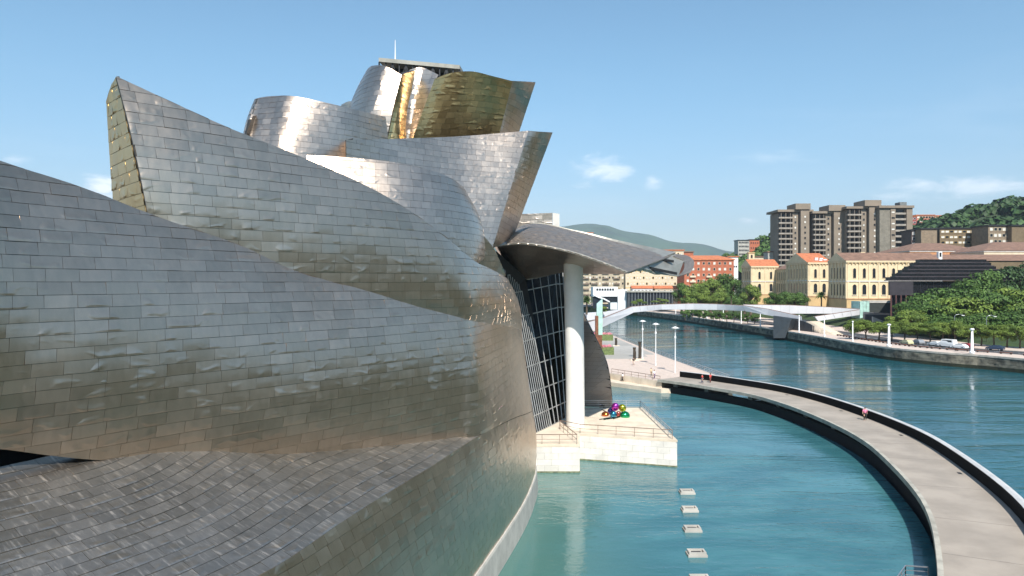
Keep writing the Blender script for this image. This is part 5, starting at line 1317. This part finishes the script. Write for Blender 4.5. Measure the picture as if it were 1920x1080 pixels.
# abutment: dark granite pylons and the pale stair
pz = qz + .12
MB().add(LP((1450, 634, 285), (1472, 634, 283), (1484, 598, 283), (1450, 592, 288), (1450, 634, 300), (1472, 634, 296), (1500, 598, 294), (1455, 592, 302)),
         [(0, 1, 2, 3), (5, 4, 7, 6), (4, 0, 3, 7), (1, 5, 6, 2), (3, 2, 6, 7), (0, 4, 5, 1)]).build('abutment', mat('blue_granite', (.024, .032, .038), .6), wb)
MB().prism([(X(1486, 290), 290), (X(1506, 284), 284), (X(1548, 270), 270), (X(1552, 274), 274), (X(1512, 292), 292)], pz - .4, [Z(600, 290), Z(602, 284), pz + .9, pz + .9, Z(601, 292)]).build('abutment', GRN, wb)
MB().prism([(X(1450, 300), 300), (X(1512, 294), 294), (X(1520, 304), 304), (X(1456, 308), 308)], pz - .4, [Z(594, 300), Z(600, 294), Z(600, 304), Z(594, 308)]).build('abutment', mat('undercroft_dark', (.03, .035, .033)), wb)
stp = [(X(1512, 284), 284), (X(1530, 290), 290)]
for i in range(14):
    f = i / 14; a = V((X(1512, 284), 284, 0)).lerp(V((X(1556, 262), 262, 0)), f); z = Z(602, 286) * (1 - f) + pz * f
    MB().prism([(a.x, a.y), (a.x + 1.4, a.y - 1.5), (a.x + 5.6, a.y + .6), (a.x + 4.2, a.y + 2.1)], pz - .5, z).build('stair_step', LIME, wb)
# ================================================================== NEAR BANK: pylon, flower beds
py_ = thing('glass_pylon', 'tall pale green glass pylon held between rusty steel posts by the plaza', 'sculpture', (X(1124, 190), 190, 3))
D = 190; MB().prism([(X(1119, D), D), (X(1130, D), D + .3), (X(1130, D), D + 1.2), (X(1119, D), D + 1)], Z(628, D), [Z(570, D), Z(560, D), Z(560, D), Z(570, D)]).build('glass', GLASSGREEN, py_)
MB().prism([(X(1115.5, D), D), (X(1121, D), D), (X(1121, D), D + 1.2), (X(1115.5, D), D + 1.2)], 2.9, Z(592, D)).build('post', RUST, py_).location.y -= 1.3
MB().prism([(X(1121.5, D), D), (X(1129, D), D), (X(1129, D), D + 1.2), (X(1121.5, D), D + 1.2)], 2.9, Z(628, D) - .02).build('post', RUST, py_)
for i, (px, py, D, w, d, lab) in enumerate(((1137, 656, 196, 4.0, 5, 'trimmed green hedge bed with pink blooms on top, nearer one'), (1137, 632, 244, 4.2, 6, 'trimmed green hedge bed with pink flowers, farther one'))):
    p = V((X(px, D) - 2, D, 3.0)); t = thing('flower_bed', lab, 'flower bed', p)
    mb = MB(); mb.prism([(-3, 0), (w, 0), (w - .5, d), (-3, d)], 0, 2.0); mb.build('hedge', mat('clipped_hedge', (.13, .17, .06), .9, var=.3, scale=2), t, local=True)
    rg = random.Random(i); mb = MB()
    for k in range(420):
        q = V((rg.uniform(-3, w - .3), rg.uniform(0, d), 2.0 + rg.uniform(0, .35))); s = rg.uniform(.08, .2); a = V((rg.gauss(0, 1), rg.gauss(0, 1), rg.gauss(0, 1))).normalized(); b = a.orthogonal().normalized()
        mb.add([q - a * s, q - b * s, q + a * s, q + b * s], [(0, 1, 2, 3)])
    tag(mb.build('flowers', PINKF, t, local=True), kind='stuff')
rr = thing('river_railing', 'long thin steel railing along the river edge of the plaza', 'railing', (39, 190, 3))
railing(rr, [(42.2, 144.6, 3.0), (39.0, 193, 3.0), (36.2, 271, 3.0)], r=.035, step=3)
railing(rr, [(42.2, 144.6, 3.0), (36.5, 144.4, 3.0)], r=.035, step=3)

# ================================================================== VEHICLES
def car(loc, rz, label, paint, van=False):
    t = thing('parked_car' if not van else 'parked_van', label, 'van' if van else 'car', loc, rz)
    L, Wd, H = (5.2, 1.95, 2.3) if van else (4.3, 1.75, 1.45)
    prof = [(-L / 2, .35), (-L / 2, .8), (-L * .46, .95), (-L * .43, H * .97), (-L * .38, H), (L * .22, H), (L * .34, H * .62), (L * .47, H * .5), (L / 2, .7), (L / 2, .35)] if van else \
           [(-L / 2, .35), (-L / 2, .75), (-L * .46, .92), (-L * .30, H * .97), (-L * .2, H), (L * .08, H), (L * .24, .95), (L * .45, .82), (L / 2, .62), (L / 2, .35)]
    n = len(prof); vs = []
    for y, ins in ((-Wd / 2, 1), (Wd / 2, 1)):
        for x, z in prof: vs.append((x, y * (.84 if z > H * .8 else 1), z))
    q = MB().add(vs, [tuple(range(n)), tuple(range(n, 2 * n))[::-1]] + [(i, n + i, n + (i + 1) % n, (i + 1) % n) for i in range(n)])
    q.build('body', paint, t, local=True)
    zt, zb = H * .92, H * .66
    for sy in (-1, 1):
        y0, y1 = sy * Wd * .46, sy * Wd * .432; xa, xb = (-L * .36, L * .2) if van else (-L * .3, L * .13)
        MB().add([(xa - .15, y0 + sy * .03, zb), (xb + .25, y0 + sy * .03, zb), (xb, y1 + sy * .03, zt), (xa + .1, y1 + sy * .03, zt), (xa - .15, y0 - sy * .02, zb), (xb + .25, y0 - sy * .02, zb), (xb, y1 - sy * .02, zt), (xa + .1, y1 - sy * .02, zt)],
                 [(0, 1, 2, 3), (7, 6, 5, 4), (0, 4, 5, 1), (1, 5, 6, 2), (2, 6, 7, 3), (3, 7, 4, 0)]).build('side_window', PANE, t, local=True)
    x0, z0_, x1, z1_ = (L * .345, H * .64, L * .235, H * .96) if van else (L * .25, .97, L * .1, H * .97)
    MB().add([(x0, -Wd * .4, z0_), (x0, Wd * .4, z0_), (x1, Wd * .37, z1_), (x1, -Wd * .37, z1_), (x0 + .04, -Wd * .4, z0_ + .02), (x0 + .04, Wd * .4, z0_ + .02), (x1 + .04, Wd * .37, z1_ + .02), (x1 + .04, -Wd * .37, z1_ + .02)],
             [(4, 5, 6, 7), (3, 2, 1, 0), (0, 1, 5, 4), (1, 2, 6, 5), (2, 3, 7, 6), (3, 0, 4, 7)]).build('windscreen', PANE, t, local=True)
    for sx in (-1, 1):
        for sy in (-1, 1):
            c = V((sx * L * .31, sy * (Wd / 2 - .08), .32)); w = MB().tube([c - V((0, .11, 0)), c + V((0, .11, 0))], .32, 14).build('wheel', TYRE, t, local=True)
            MB().tube([c + V((0, sy * .112, 0)), c + V((0, sy * .13, 0))], .19, 10).build('rim', STEEL, w, local=True)
        MB().box(L / 2 - .02, L / 2 + .02, sx * .62 - .16, sx * .62 + .16, .62, .76).build('headlight', WHITE, t, local=True)
    return t
pm = lambda n, c: mat(n, c, .25, var=.02)
for px, off_, rz, lab, c, van in ((1752, 17, 0, 'low white car parked on the far street behind the plane tree trunks', (.75, .75, .75), False), (1722, 16.5, 0, 'grey car parked at the left of the white cars on the far street', (.25, .26, .28), False), (1775, 17, 0, 'white van parked on the far street among the cars', (.8, .8, .8), True),
                            (1797, 15, 0, 'white car at the right of the parked white van', (.72, .73, .74), False), (1806, 18.5, 0, 'dark red car parked next to the thick white lamp', (.25, .03, .03), False), (1868, 18, 0, 'dark blue car under the trees near the right edge', (.03, .05, .09), False), (1700, 12, 0, 'pale yellow car on the far street, left of the grey car', (.55, .52, .30), False),
                            (1368, 13, 0, 'dark red car on the road under the white bridge', (.30, .04, .04), False), (1352, 14, 0, 'maroon car beside another under the white bridge', (.18, .03, .03), False), (1383, 15, 0, 'dark grey car under the white bridge, right of the red one', (.06, .06, .07), False), (1415, 14, 0, 'small green car near the bridge abutment', (.05, .12, .10), False)):
    best = None
    for k in range(0, int(cum[66])):
        p, d = along(k)
        q = p + V((d.y, -d.x, 0)) * off_
        if q.y < 120 or abs(q.x) > 400: continue
        e = abs(960 + F * q.x / q.y - px)
        if best is None or e < best[0]: best = (e, q, d)
    q, d = best[1], best[2]; q.z = qz + .02
    car(q, math.atan2(d.y, d.x), lab, pm('car_paint_' + lab.split()[0] + ('' if not van else '_van') + str(px), c), van)

# ================================================================== AIR
hz = MB(); hz.box(-6700, 6700, -1100, 9400, -4.5, 800)
hm = bpy.data.materials.new('haze'); hm.use_nodes = True; hn = NT(hm.node_tree); hn.n.remove(hn.n['Principled BSDF'])
pv = hn.new('ShaderNodeVolumePrincipled'); pv.inputs['Color'].default_value = (.72, .84, 1, 1); pv.inputs['Density'].default_value = 0.00008; pv.inputs['Anisotropy'].default_value = 0.1
hn.put(hn.n['Material Output'].inputs['Volume'], pv.outputs[0])
tag(hz.build('haze', hm), kind='stuff')
